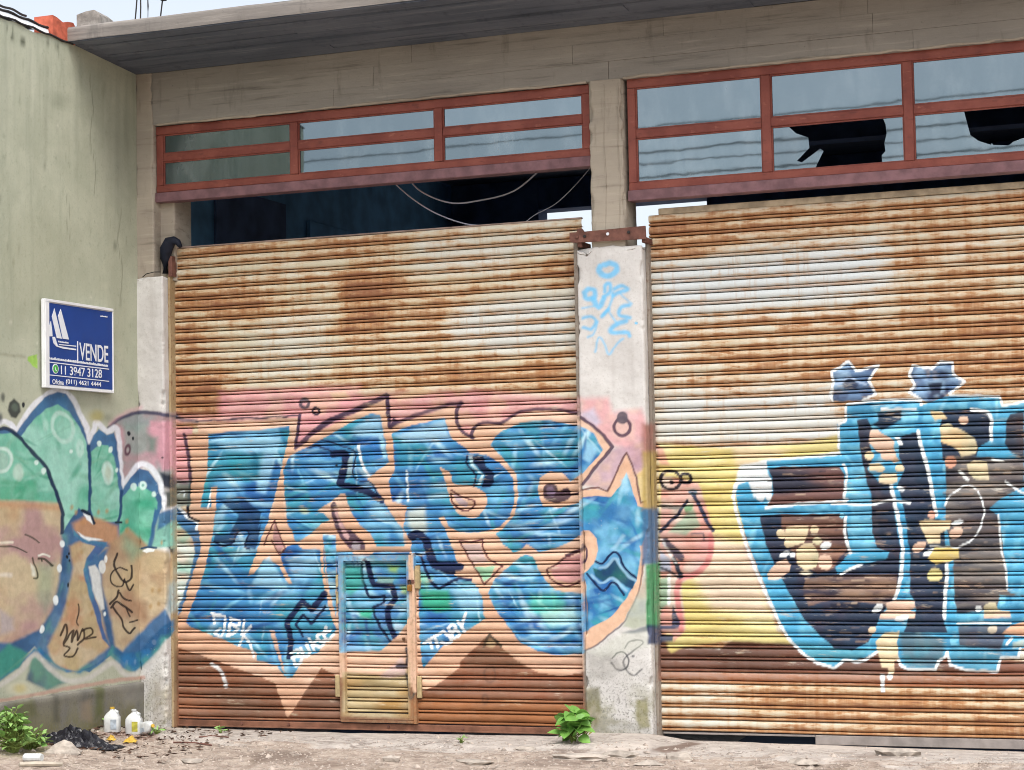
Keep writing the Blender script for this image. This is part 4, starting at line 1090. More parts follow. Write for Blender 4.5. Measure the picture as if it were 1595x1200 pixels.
# ------------------------------------------------------------------ side wall of the neighbouring building
neigh = empty('neighbour_building', (0, -1.5, 0))
tag(neigh, 'pale green plastered side wall covered with green and tan bubble graffiti', 'building')
def child(o, p):
    o.parent = p
    o.matrix_parent_inverse = p.matrix_world.inverted() if False else Matrix.Translation(-Vector(p.location))
    return o
WY0, WY1, WZ = -3.05, 0.0, 5.765
ys = np.concatenate([np.arange(WY0, -2.35, .05), np.arange(-2.35, 0.0, .0085), [0.0]])
zs = np.concatenate([np.arange(.385, 3.25, .008), np.arange(3.3, WZ, .06), [WZ]])
Yg, Zg = np.meshgrid(ys, zs)
Xg = 0.012 * (fbm(Yg * 1.3, Zg * 1.3, 21, 3) - .5) + 0.004 * (fbm(Yg * 9, Zg * 9, 22, 2) - .5) - 0.006
V = np.stack([Xg, Yg, Zg], -1)
top = (V[..., 2] > WZ - .03); V[..., 2] += top * 0.03 * (fbm(Yg * 5, Yg * 0 + 1, 77, 3) - .5) * 2
wall = grid_mesh('wall', V, M_WALL, None, paint_of(np.stack([Yg * 0, Yg, Zg], -1).reshape(-1, 3)))
child(wall, neigh)
core = box('wall', -5.0, -.03, WY0 + .01, -.02, -.3, WZ - .02, M_WALL); child(core, neigh)
core2 = box('wall', -5.0, -.35, -.02, 7.5, -.3, WZ - .02, M_WALL); child(core2, neigh)
# plinth, a little proud of the wall, with a ledge
ys2 = np.concatenate([np.arange(WY0, -2.35, .06), np.arange(-2.35, 0, .012), [0.0]])
zz = np.concatenate([np.arange(-.2, .36, .012), [.372, .384, .392, .396]])
Y2, Z2 = np.meshgrid(ys2, zz)
off = np.interp(Z2, [-.2, .30, .36, .384, .396], [.03, .03, .034, .026, -.02]) + .012 * (fbm(Y2 * 2.5, Z2 * 2.5, 31, 3) - .5)
Zd = Z2 + np.where(Z2 > .2, .02 * (fbm(Y2 * 3, Z2 * 0, 33, 3) - .5), 0)
pl = grid_mesh('plinth', np.stack([off, Y2, Zd], -1), M_PLINTH, None, paint_of(np.stack([Y2 * 0 + .03, Y2, Z2], -1).reshape(-1, 3)))
child(pl, neigh)
# white flashing and thin dark edging on top of the wall
yy = np.linspace(WY0, -1.32, 40)
fz = WZ + .0 + .02 * np.sin((yy + 3) * 1.7)
fl = np.stack([np.stack([yy * 0 - .01, yy, fz], -1), np.stack([yy * 0 - .02, yy, fz + .05], -1), np.stack([yy * 0 - .5, yy, fz + .10], -1)], 0)
o = grid_mesh('flashing', fl, M_WHITE); child(o, neigh)
for dx, dz, r, a, b in ((0.0, .0, .009, WY0, -1.0), (-.03, .062, .012, WY0, -1.32), (-.2, .17, .010, -1.75, -1.38), (-.3, .20, .006, WY0, -1.6)):
    bm = bmesh.new(); t = np.linspace(a, b, 26)
    tube(bm, [(dx + .006, q, WZ + dz + .02 * math.sin((q + 3) * 1.7) + .006 * math.sin(q * 23)) for q in t], r, 6)
    o = bm_obj('edging', bm, M_DARKST); child(o, neigh)

# ------------------------------------------------------------------ warehouse: pillars, lintel, roof slab, inside
ware = empty('warehouse', (4.3, 0, 0))
tag(ware, 'weathered concrete warehouse front with two roller shutter bays and red window bands', 'building')
def wc(o):
    return child(o, ware)

def wrap_pillar(name, x0, x1, yf, yb, z0, z1, mat, step, topj=0.0, painted=True, rough=.008, seed=1, zstep=None):
    """one sheet round the left side, the front and the right side of a pillar"""
    r = .012
    path = [(x0, yb)] + [(x0, y) for y in np.arange(yb - .03, yf + .02, -.03)] + [(x0, yf + r), (x0 + r * .3, yf + r * .3), (x0 + r, yf)]
    path += [(x, yf) for x in np.arange(x0 + r + step, x1 - r, step)] + [(x1 - r, yf), (x1 - r * .3, yf + r * .3), (x1, yf + r)]
    path += [(x1, y) for y in np.arange(yf + .03, yb, .02)] + [(x1, yb)]
    path = np.array(path); zs_ = np.append(np.arange(z0, z1, zstep or step), z1)
    A, Z = np.meshgrid(np.arange(len(path)), zs_)
    Xp, Yp = path[A, 0], path[A, 1]
    u = np.concatenate([[0], np.cumsum(np.hypot(*np.diff(path, axis=0).T))])[A]
    d = rough * (fbm(u * 4, Z * 4, seed, 4) - .5) * 2 + rough * .5 * (fbm(u * 22, Z * 22, seed + 3, 2) - .5)
    cx = (x0 + x1) / 2
    edge = np.exp(-np.minimum(np.abs(Xp - x0), np.abs(Xp - x1)) / .02) * (Yp < yf + .03)
    chip = np.clip(fbm(Z * 7, Z * 0 + seed, seed + 9, 4) - .55, 0, 1) * .09 * edge
    nx = Xp + np.sign(cx - Xp) * (chip + 0) + np.where(Yp > yf + .01, np.sign(Xp - cx) * d, 0)
    ny = Yp + chip + np.where(Yp <= yf + .01, -d, 0)
    zt = Z + np.where(Z > z1 - .02, topj * (fbm(u * 9, u * 0, seed + 5, 3) - .6) * 2, 0)
    P = np.stack([Xp, Yp, Z], -1).reshape(-1, 3)
    o = grid_mesh(name, np.stack([nx, ny, zt], -1), mat, None, paint_of(P) if painted else None)
    # cap
    k = len(path); base = (len(zs_) - 1) * k
    bm = bmesh.new(); bm.from_mesh(o.data); bm.verts.ensure_lookup_table()
    bm.faces.new([bm.verts[base + i] for i in range(k)][::-1] if False else [bm.verts[base + i] for i in range(k)])
    bm.to_mesh(o.data); bm.free()
    return wc(o)

PZ = 3.885
p_ = wrap_pillar('pillar', 4.078, 4.628, -.012, .24, -.1, PZ, M_PIL, .008, .05, seed=51)
tag(p_, 'white plastered pillar base with blue tag and graffiti')
p_ = wrap_pillar('pillar', 4.203, 4.490, 0.0, .3, PZ - .03, 5.24, M_COLC, .02, 0, False, .006, 61)
p_ = wrap_pillar('pillar', -.03, .252, -.012, .26, -.1, 3.90, M_PIL, .008, .03, seed=71)
p_ = wrap_pillar('pillar', -.03, .160, 0.0, .3, 3.87, 5.70, M_COLC, .02, 0, False, .006, 81)
p_ = wrap_pillar('pillar', .10, .30, .12, .4, 3.87, 4.62, M_COLC, .02, 0, False, .004, 83)
p_ = wrap_pillar('pillar', 8.43, 9.0, -.012, .3, -.1, 5.24, M_PIL, .03, 0, True, .006, 91)
# vertical mortar cracks on the upper column are shallow ribs
for x0 in (4.335, 4.452):
    bm = bmesh.new()
    tube(bm, [(x0 + .006 * math.sin(z * 9), -.001, z) for z in np.linspace(3.95, 5.2, 30)], .004, 5)
    wc(bm_obj('mortar_rib', bm, M_COLC))
# lintel with the prints of its formwork boards
lint = wc(box('lintel_beam', .005, 9.0, .012, .33, 5.232, 5.70, M_BEAM))
random.seed(3)
for r, (za, zb) in enumerate(((5.236, 5.385), (5.385, 5.545), (5.545, 5.694))):
    x = .165 + (-.4 if r % 2 else 0)
    while x < 8.95:
        L = random.uniform(1.5, 2.6)
        xa, xb = max(x, .165), min(x + L, 8.98)
        if xb - xa > .05:
            y = random.uniform(-.002, .004)
            bm = bmesh.new(); bx(bm, xa + .0008, xb - .0008, y, .02, za + .0004, zb - .0004, .001, .0006)
            o = bm_obj('board_print', bm, M_BEAM); o.parent = lint; o.matrix_parent_inverse = Matrix.Identity(4)
            o.location = (0, 0, 0)
        x += L
# ragged plaster fillet along the lower edge of the lintel
for (xa, xb, zz_) in ((.2, 4.2, 5.232), (4.5, 8.4, 5.236)):
    bm = bmesh.new(); xs = np.arange(xa, xb, .03)
    tube(bm, [(x, .006 + .006 * vnoise(x * 6, 0., 4), zz_ + .006 + .012 * (vnoise(x * 9, 1., 5) - .5)) for x in xs], [.009 + .008 * float(vnoise(x * 13, 2., 6)) for x in xs], 6)
    wc(bm_obj('plaster_fillet', bm, M_COLC))
# roof slab, slightly rising towards its outer edge
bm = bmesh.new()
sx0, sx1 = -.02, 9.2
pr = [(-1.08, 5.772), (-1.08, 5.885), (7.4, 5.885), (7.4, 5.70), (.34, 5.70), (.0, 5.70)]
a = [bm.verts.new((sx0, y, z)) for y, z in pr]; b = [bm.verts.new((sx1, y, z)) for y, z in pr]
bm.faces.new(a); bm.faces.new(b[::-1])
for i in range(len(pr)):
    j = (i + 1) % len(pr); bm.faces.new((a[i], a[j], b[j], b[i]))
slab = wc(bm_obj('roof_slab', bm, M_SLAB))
# fascia face and underside board prints
def slab_z(y):
    return 5.70 + (5.772 - 5.70) * (-y) / 1.08
xs = np.arange(-.02, 9.21, .05); f0 = []
rows_ = [(-1.083, 5.770), (-1.088, 5.80), (-1.086, 5.84), (-1.088, 5.872), (-1.078, 5.889), (-1.05, 5.893), (-.7, 5.892)]
Vf = np.array([[(x, y + .008 * (fbm(x * 4, z * 30, 12, 3) - .5), z + .01 * (fbm(x * 3., y * 9, 13, 4) - .5)) for x in xs] for y, z in rows_])
o = grid_mesh('fascia', Vf, M_FASC, slab)
yb = [-1.075, -.93, -.815, -.62, -.46, -.30, -.15, -.002]
for i in range(len(yb) - 1):
    x = .11 - random.uniform(0, 1)
    while x < 9.1:
        L = random.uniform(1.8, 3.2); xa, xb = max(x, .105), min(x + L, 9.15); x += L
        if xb - xa < .1: continue
        d = random.uniform(0, .014) + (0.014 if i % 3 == 1 else 0); y0, y1 = yb[i] + .003, yb[i + 1] - .003
        bm = bmesh.new()
        vs8 = [bm.verts.new(c) for c in ((xa, y0, slab_z(y0) - d), (xb, y0, slab_z(y0) - d), (xb, y1, slab_z(y1) - d), (xa, y1, slab_z(y1) - d),
                                         (xa, y0, slab_z(y0) + .01), (xb, y0, slab_z(y0) + .01), (xb, y1, slab_z(y1) + .01), (xa, y1, slab_z(y1) + .01))]
        for f in ((0, 1, 2, 3), (0, 4, 5, 1), (1, 5, 6, 2), (2, 6, 7, 3), (3, 7, 4, 0)):
            bm.faces.new([vs8[q] for q in f])
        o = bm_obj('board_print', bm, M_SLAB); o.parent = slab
# the rest of the shell
wc(box('inner_wall', -.3, .02, .42, 7.4, -.2, 5.69, M_INT))
wc(box('inner_wall', 8.99, 9.2, .3, 7.4, -.2, 5.69, M_INTD))
for (xa, xb, za, zb) in ((.02, 1.13, -.2, 5.69), (3.18, 5.2, -.2, 5.69), (7.8, 8.99, -.2, 5.69), (5.2, 7.8, 4.2, 5.69), (1.13, 3.18, -.2, .9), (5.2, 7.8, -.2, .9), (1.13, 3.18, 5.325, 5.69)):  # unseen openings left between, enlarged and one added to let sky light in
    wc(box('back_wall', xa, xb, 7.0, 7.3, za, zb, M_INTD))
wc(box('ceiling_beam', .03, 8.98, 2.4, 2.65, 5.45, 5.695, M_INTD))
wc(box('ceiling_beam', .03, 8.98, 4.7, 4.95, 5.45, 5.695, M_INTD))
wc(box('floor', -.2, 9.1, .32, 7.3, -.3, -.06, M_INTD))
# blind recess on the blue inner wall
wc(box('wall_panel', .02, .05, 1.3, 2.7, 4.2, 4.9, M_INTD))
wc(box('wall_panel', .02, .06, 3.2, 4.1, 4.4, 4.8, M_INT))

# ------------------------------------------------------------------ window bands
def window(xa, xb, za, zb, mull, zmid, broken):
    """red steel window band: frame bars, mullions, a transom, panes and a dull sill beam"""
    w = empty('window', (0, 0, 0)); wc(w)
    w['label'] = 'long red framed window band with glass panes' + (' two of them smashed' if broken else '')
    def bar(nm, x0, x1, z0, z1, y0, y1, m=M_FRAME):
        o = box(nm, x0, x1, y0, y1, z0, z1, m, None, .004, .0015); o.parent = w
        return o
    Y0, Y1 = .050, .105
    bar('top_rail', xa, xb, zb - .075, zb, Y0, Y1)
    bar('bottom_rail', xa, xb, za + .085, za + .145, Y0 - .004, Y1)
    bar('sill_beam', xa - .005, xb + .005, za, za + .083, Y0 - .02, Y1 + .05, M_LINT)
    bar('stile', xa, xa + .065, za + .147, zb - .077, Y0, Y1)
    bar('stile', xb - .065, xb, za + .147, zb - .077, Y0, Y1)
    edges = [xa + .065]
    for mx in mull:
        bar('mullion', mx - .036, mx + .036, za + .147, zb - .077, Y0 - .003, Y1); edges += [mx - .036, mx + .036]
    edges.append(xb - .065)
    for i in range(0, len(edges), 2):
        bar('transom', edges[i] + .001, edges[i + 1] - .001, zmid - .034, zmid + .034, Y0 + .004, Y1 - .004)
        for (z0, z1, row) in ((za + .145, zmid - .034, 0), (zmid + .034, zb - .075, 1)):
            x0, x1 = edges[i], edges[i + 1]
            # putty beads round the opening
            bm = bmesh.new()
            for q in ((x0, x1, z0, z0 + .012), (x0, x1, z1 - .012, z1), (x0, x0 + .012, z0 + .013, z1 - .013), (x1 - .012, x1, z0 + .013, z1 - .013)):
                bx(bm, q[0] + .0005, q[1] - .0005, .066, .082, q[2], q[3])
            o = bm_obj('glazing_bead', bm, M_FRAME); o.parent = w
            key = (i // 2, row)
            if key in broken:
                outline = broken[key]
                yg = .0765
                for poly in outline:
                    bm = bmesh.new()
                    A = [bm.verts.new((px_, yg, pz_)) for px_, pz_ in poly]; B = [bm.verts.new((px_ - .004, yg + .006, pz_ + .002)) for px_, pz_ in poly]
                    bm.faces.new(A); bm.faces.new(B[::-1])
                    for q in range(len(A)):
                        bm.faces.new((A[q], A[(q + 1) % len(A)], B[(q + 1) % len(A)], B[q]))
                    bm.normal_update()
                    bmesh.ops.triangulate(bm, faces=[f for f in bm.faces if len(f.verts) > 4])
                    o = bm_obj('pane', bm, M_GLASS); o.parent = w; o.data.materials.append(M_EDGE)
                    for pf in o.data.polygons: pf.material_index = 1 if abs(pf.normal.y) < .5 else 0
                    o['label'] = 'jagged remains of a smashed window pane'
            else:
                bm = bmesh.new(); bx(bm, x0, x1, .0765, .0805, z0, z1)
                o = bm_obj('pane', bm, M_GLASS); o.parent = w
    return w

window(.163, 4.196, 4.556, 5.228, (1.517, 2.862), 4.948, {})
def P2(s):
    return [(at(a, b, 1, .0765)[0], at(a, b, 1, .0765)[2]) for a, b in pts(s)]
VIEWS['z'] = (1195, 0, 1595 / 400)
brk = {(1, 0): [P2('z 20 780 135 790 180 830 255 855 262 920 185 1000 215 1010 330 925 350 940 320 1000 300 1045 160 1062 20 1090'),
                P2('z 722 738 845 720 850 1020 715 1015 712 965 735 940 728 890 742 830 735 770')],
       (2, 0): [P2('z 905 705 1220 682 1240 760 1262 840 1310 875 1370 895 1390 900 1395 890 1405 902 1500 905 1525 885 1590 860') +
                [(7.70, 4.52), (7.80, 4.62), (7.862, 4.60), (7.862, 4.386), (6.79, 4.386)]]}
window(4.515, 8.43, 4.248, 5.236, (5.650, 6.757, 7.90), 4.786, brk)

# ------------------------------------------------------------------ roller shutters
PITCHZ = 0.0932
YS = 0.16
PROF = [(.055, .05), (.062, .022), (.072, .003), (.11, -.004), (.17, -.005), (.235, -.001), (.262, .006), (.31, .028), (.335, .05), (.345, .022), (.352, .006), (.40, 0.0), (.52, -.005), (.67, -.007), (.82, -.005), (.93, .001), (.972, .006), (1.02, .028), (1.055, .05)]
DENTS = [(1.0, 3.2, .20, .016), (3.1, 3.5, .25, .012), (1.45, .75, .18, .02), (3.2, .5, .22, .022), (.7, 1.5, .2, -.012), (5.4, 3.6, .3, .015), (6.6, 2.9, .22, .018), (5.1, .6, .2, .022), (6.9, .9, .25, .02), (7.3, 3.7, .2, -.012), (2.2, 2.5, .3, .012)]
RUSTMAP = []
def RB(v, s, soft):           # broad patches of heavier rust (v > 0) or of clean pale paint (v < 0)
    RUSTMAP.append((v, pts(s), soft * 1.5))
RB(.75, 'p 535 425 600 415 625 430 620 460 600 480 610 510 560 525 525 515 540 480', 14)
RB(.45, 'p 275 445 390 450 440 470 400 500 275 480', 14)
RB(.5, 'p 275 500 330 510 300 560 275 560', 16)
RB(.75, 'p 270 575 345 585 345 655 270 655', 10)
RB(.35, 'p 620 440 760 440 720 480 620 490', 20)
RB(.5, 'p 800 405 900 400 900 440 800 435', 12)
RB(.35, 'p 500 570 760 555 890 560 890 600 500 600', 18)
RB(.35, 'p 270 385 420 375 640 365 640 380 270 400', 10)
RB(-.5, 'p 710 470 900 455 900 545 760 560 700 520', 18)
RB(-.25, 'p 400 500 520 490 520 590 400 590', 18)
RB(-.3, 'p 640 370 880 355 880 420 650 430', 20)
RB(.45, 'p 1015 340 1130 330 1150 380 1090 400 1015 395', 12)
RB(.3, 'p 1150 330 1595 295 1700 290 1700 350 1300 370 1150 370', 20)
RB(-.5, 'p 1020 410 1200 390 1380 370 1380 450 1250 480 1020 500', 24)
RB(.22, 'p 1080 510 1300 500 1700 490 1700 600 1300 600 1060 580', 26)
RB(.2, 'p 1400 400 1700 380 1700 600 1450 600', 30)
RB(-.4, 'p 1020 620 1310 600 1310 690 1020 700', 14)
RB(.4, 'p 1150 1070 1450 1075 1450 1110 1160 1105', 16)
RB(.14, 'p 1150 1060 1700 1060 1700 1165 1150 1150', 14)
RB(.25, 'p 1450 1080 1700 1080 1700 1160 1300 1150', 16)
RB(.3, 'p 640 1080 910 1100 910 1140 640 1140', 10)

def ctl_of(P, v, sid):
    X, Y = px_of(P)
    X = X + 18 * (fbm(X * .02, Y * .06, 71, 3) - .5) * 2
    b = np.zeros(len(X))
    for val, p, soft in RUSTMAP:
        lo = p.min(0) - soft * 2; hi = p.max(0) + soft * 2
        ix = np.nonzero((X > lo[0]) & (X < hi[0]) & (Y > lo[1]) & (Y < hi[1]))[0]
        if len(ix):
            t = np.clip(.5 - poly_sdf(X[ix], Y[ix], p) / (2 * soft), 0, 1)
            b[ix] += val * t * t * (3 - 2 * t)
    out = np.zeros((len(X), 4))
    out[:, 0] = np.clip(b, -1, 1); out[:, 1] = np.clip(-b + np.where(P[:, 0] > 4.4, .30, .05), 0, 1); out[:, 2] = v; out[:, 3] = sid
    return out

def slat(parent, x0, x1, z0, sid, dense, yoff=0.0, xd=99.0, name='slat', nominal=YS):
    step = .0065 if dense else .05
    xs_ = np.arange(x0, min(x1, xd), step)
    if x1 > xd: xs_ = np.concatenate([xs_, np.arange(max(xd, x0), x1, .05)])
    xs_ = np.append(xs_[:-1] if len(xs_) > 1 and x1 - xs_[-1] < step * .4 else xs_, x1)
    v = np.array([a for a, _ in PROF]); d = np.array([b for _, b in PROF])
    Xs, Vs = np.meshgrid(xs_, v); Ds = np.repeat(d[:, None], len(xs_), 1)
    Zn = z0 + Vs * PITCHZ
    sag = .007 * (fbm(Xs * .9, Zn * .9, 5, 3) - .5) * 2 + .0025 * (fbm(Xs * 5, np.full_like(Xs, z0 * 3), 6, 2) - .5) * 2 * (Vs > .2) * (Vs < .97)
    yb_ = .012 * (fbm(Xs * .7, Zn * .5, 15, 3) - .5) * 2 + .0025 * (fbm(Xs * 3, Zn * 20, 16, 2) - .5)
    for (dx_, dz_, dr, dd) in DENTS:
        yb_ = yb_ + dd * np.exp(-((Xs - dx_) ** 2 / (dr * 1.6) ** 2 + (Zn - dz_) ** 2 / dr ** 2))
    P = np.stack([Xs, np.full_like(Xs, nominal), Zn], -1)
    Vt = np.stack([Xs, YS + yoff + Ds + yb_, Zn + sag], -1)
    Pf = P.reshape(-1, 3)
    paint = paint_of(Pf) if (dense or True) else None
    return grid_mesh(name, Vt, M_SH, parent, paint, {'ctl': ctl_of(Pf, Vs.reshape(-1), sid)})

def rail(parent, name, x0, x1, y0, y1, z0, z1, mat):
    zs_ = np.arange(z0, z1 + .01, .02)
    path = np.array([(x0, y1), (x0, y0), (x0 + .004, y0 - .003), (x1 - .004, y0 - .003), (x1, y0), (x1, (y0 + y1) / 2), (x1, y1)])
    A, Z = np.meshgrid(np.arange(len(path)), zs_)
    wob = .004 * (fbm(Z * 1.5, Z * 0, 44, 2) - .5)
    P = np.stack([path[A, 0], path[A, 1], Z], -1)
    Vt = P.copy(); Vt[..., 0] += wob
    return grid_mesh(name, Vt, mat, parent, paint_of(P.reshape(-1, 3)), smooth=False)

def mat_rail(name, c1, c2, c3):
    k = NT(name); p = k.pos()
    n1 = k.noise(p, 5, 6, .65, 1, 1, .5); n2 = k.noise(p, 30, 5, .6)
    c = k.mix(k.mapr(n1, .35, .65), c1, c2); c = k.mix(k.mapr(n2, .52, .7, 0, .7), c, c3)
    pa = k.attr('paint'); c = k.mix(k.math('MULTIPLY', pa.outputs['Alpha'], k.mapr(n2, .45, .65, .92, .55)), c, pa.outputs['Color'])
    k.bump(n2, .3, .003)
    return k.done(c, .75, 0, .3)
M_RAIL = mat_rail('rail_paint_grey', '#7f766c', '#968c80', '#6a4a3c')
M_RAILC = mat_rail('rail_paint_cream', '#a08a68', '#b3a07e', '#7a5238')

WX0, WX1, WZ0, WZ1 = 1.842, 2.515, .088, 1.451        # wicket door
Z0L = -.002
rng_id = np.random.default_rng(5)
left = empty('roller_shutter', (2.16, YS, 0))
tag(left, 'rusty roller shutter with blue and peach letter graffiti and a small wicket door', 'roller shutter', 'roller shutters of the warehouse')
nL = 44
for i in range(nL):
    z0 = Z0L + .055 + i * PITCHZ
    dense = z0 < 3.02
    sid = float(rng_id.random())
    if i == nL - 1: pass
    if z0 + PITCHZ > WZ0 and z0 < WZ1 - .01:
        segs = [(.258, WX0 + .004), (WX1 - .004, 4.072)]
    else:
        segs = [(.258, 4.072)]
    for a, b in segs:
        child(slat(None, a, b, z0, sid, dense), left)
zt = Z0L + .055 + nL * PITCHZ
o = box('top_slat', .262, 4.07, YS - .002, YS + .03, zt, 4.168, simple('grey_rust_edge', '#8d7a70', .8, 0, .3, 9, bump=.3)); child(o, left)
M_BBAR = simple('brown_bottom_bar', '#7a5442', .8, 0, .3, 9, bump=.3)
bm = bmesh.new(); bx(bm, .26, 4.07, YS - .012, YS + .03, Z0L, Z0L + .053, .004); bx(bm, .26, 4.07, YS - .03, YS - .0125, Z0L, Z0L + .012, .002)
child(bm_obj('bottom_bar', bm, M_BBAR), left)
for bxp in (.9, 1.35, 2.28, 2.95, 3.72):
    bm = bmesh.new(); tube(bm, [(bxp, YS - .013, Z0L + .032), (bxp, YS - .022, Z0L + .032)], .012, 6); child(bm_obj('bolt', bm, M_STEEL), left)
child(rail(None, 'guide_rail', .2525, .276, .075, .21, -.02, 3.93, M_RAILC), left)
child(rail(None, 'guide_rail', .262, .300, .070, .20, 3.90, 4.09, M_STEEL), left)
child(rail(None, 'guide_rail', 4.04, 4.077, .03, .22, -.02, 3.98, M_RAIL), left)

# wicket door in the shutter
wk = empty('wicket_door', (0, 0, 0)); child(wk, left); wk.matrix_parent_inverse = Matrix.Translation(-Vector(left.location))
wk['label'] = 'small framed wicket door set into the shutter'
fw = .046
def wframe(name, x0, x1, z0, z1, y0=YS - .028, y1=YS + .03):
    nx = max(int((x1 - x0) / .012), 2); nz = max(int((z1 - z0) / .012), 2)
    xs_ = np.linspace(x0, x1, nx + 1); zs_ = np.linspace(z0, z1, nz + 1)
    # a closed bar: front sheet with turned-back edges
    xs2 = np.concatenate([[x0], xs_, [x1]]); zs2 = np.concatenate([[z0], zs_, [z1]])
    Xg_, Zg_ = np.meshgrid(xs2, zs2)
    Yg_ = np.full_like(Xg_, y0); Yg_[0, :] = y1; Yg_[-1, :] = y1; Yg_[:, 0] = y1; Yg_[:, -1] = y1
    P = np.stack([Xg_, np.full_like(Xg_, YS), Zg_], -1)
    Yg_ = Yg_ + .003 * (fbm(Xg_ * 6, Zg_ * 6, 66, 2) - .5)
    o = grid_mesh(name, np.stack([Xg_, Yg_, Zg_], -1), M_RAILC, wk, paint_of(P.reshape(-1, 3)), smooth=False)
    return o
wframe('frame_stile', WX0, WX0 + fw, WZ0, WZ1)
wframe('frame_stile', WX1 - fw, WX1, WZ0, WZ1)
wframe('frame_rail', WX0 + fw + .001, WX1 - fw - .001, WZ0, WZ0 + fw)
wframe('frame_rail', WX0 + fw + .001, WX1 - fw - .001, WZ1 - fw, WZ1)
# jamb of the opening: a slimmer bar on the right, standing proud
wframe('jamb', WX1 + .004, WX1 + .030, WZ0 - .03, WZ1 + .01, YS - .036, YS + .02)
wframe('threshold', WX0 + .01, WX1 + .002, WZ0 - .026, WZ0 - .003, YS - .034, YS + .02)
zw = WZ0 + fw + .004
n = int((WZ1 - fw - zw) / PITCHZ)
for i in range(n):
    slat(wk, WX0 + fw, WX1 - fw, zw + i * PITCHZ * 1.0, float(rng_id.random()), True, .012)
rest = WZ1 - fw - (zw + n * PITCHZ)
if rest > .01:
    P_ = PITCHZ; slat(wk, WX0 + fw, WX1 - fw, zw + n * PITCHZ - .0, float(rng_id.random()), True, .02)
for hz in (.36,):
    for hx, sg_ in ((WX0 - .045, 1), (WX1 + .032, -1)):
        bm = bmesh.new(); bx(bm, hx, hx + .042, YS - .03, YS - .004, hz - .09, hz + .09, .004, .002)
        o = bm_obj('hinge_plate', bm, M_CREAM); o.parent = wk
bm = bmesh.new(); bx(bm, WX1 + .032, WX1 + .075, YS - .035, YS - .004, 1.17, 1.36, .004); o = bm_obj('hinge_plate', bm, M_CREAM); o.parent = wk
# padlock on its hasp
lk = empty('padlock', (0, 0, 0), wk)
bm = bmesh.new(); bx(bm, WX1 - .028, WX1 + .012, YS - .062, YS - .038, 1.150, 1.205, .006); o = bm_obj('lock_body', bm, simple('brass', '#a8783f', .5, .6, .2, 20)); o.parent = lk
bm = bmesh.new(); tube(bm, [(WX1 - .02, YS - .05, 1.2)] + [(WX1 - .008 + .012 * math.cos(t), YS - .05, 1.228 + .016 * math.sin(t)) for t in np.linspace(math.pi, 0, 7)] + [(WX1 + .004, YS - .05, 1.2)], .004, 6)
o = bm_obj('shackle', bm, M_DARKST); o.parent = lk
bm = bmesh.new(); bx(bm, WX1 - .03, WX1 + .03, YS - .045, YS - .036, 1.215, 1.245, .002); o = bm_obj('hasp', bm, M_STEEL); o.parent = wk
for hz in (1.24, 1.10):
    bm = bmesh.new(); tube(bm, [(WX0 - .012, YS - .03, hz - .05), (WX0 - .012, YS - .03, hz + .05)], .011, 8); o = bm_obj('hinge', bm, M_CREAM); o.parent = wk

right = empty('roller_shutter', (6.5, YS, 0))
tag(right, 'pale rust streaked roller shutter with sky blue letters and cream bubbles', 'roller shutter', 'roller shutters of the warehouse')
Z0R = .018
for i in range(44):
    z0 = Z0R + .02 + i * PITCHZ
    child(slat(None, 4.640, 8.42, z0, float(rng_id.random()), z0 < 3.16, 0, 7.9), right)
zt = Z0R + .02 + 44 * PITCHZ
o = box('top_slat', 4.72, 8.42, YS - .002, YS + .03, zt, 4.19, simple('cream_rust_edge', '#a8987f', .8, 0, .3, 9, bump=.3)); child(o, right)
M_RBAR = simple('grey_bottom_bar', '#8d8580', .7, 0, .2, 9)
bm = bmesh.new(); bx(bm, 5.88, 8.42, YS - .014, YS + .03, Z0R - .052, Z0R + .018, .003); child(bm_obj('bottom_bar', bm, M_RBAR), right)
bm = bmesh.new(); bx(bm, 4.66, 5.875, YS - .004, YS + .02, Z0R + .004, Z0R + .0185, .002); child(bm_obj('bottom_lip', bm, M_RBAR), right)
child(rail(None, 'guide_rail', 4.6285, 4.652, .085, .215, -.03, 3.95, M_RAIL), right)
child(rail(None, 'guide_rail', 8.40, 8.429, .03, .215, -.03, 3.95, M_RAIL), right)

# ------------------------------------------------------------------ steel strap bolted over the pillar
st = empty('steel_strap', (4.36, -.03, 3.97))
tag(st, 'brown rusted flat steel strap bolted across the pillar top', 'steel strap')
bm = bmesh.new()
q = [(4.035, 4.018), (4.10, 4.018), (4.10, 4.045), (4.14, 4.045), (4.16, 4.018), (4.672, 4.030), (4.676, 3.925), (4.06, 3.935), (4.035, 3.95)]
A = [bm.verts.new((x, -.046, z)) for x, z in q]; B = [bm.verts.new((x, -.030, z)) for x, z in q]
bm.faces.new(A[::-1]); bm.faces.new(B)
for i in range(len(q)): bm.faces.new((A[i], A[(i + 1) % len(q)], B[(i + 1) % len(q)], B[i]))
child(bm_obj('strap_plate', bm, M_STEEL), st)
for bxp, bz, m in ((4.10, 3.978, M_STEEL), (4.165, 3.98, M_DARKST), (4.36, 3.985, M_PRW), (4.535, 3.988, M_DARKST)):
    bm = bmesh.new(); tube(bm, [(bxp, -.046, bz), (bxp, -.055, bz)], .013, 6); child(bm_obj('bolt', bm, m), st)
for xa in (4.095, 4.635):
    bm = bmesh.new(); bx(bm, xa, xa + .035, -.029, .2, 3.90, 3.945, .003); child(bm_obj('strap_leg', bm, M_STEEL), st)
# broken mortar under the strap
o = box('strap_spacer', 4.21, 4.49, -.029, .02, 3.93, 4.01, M_COLC); child(o, st)

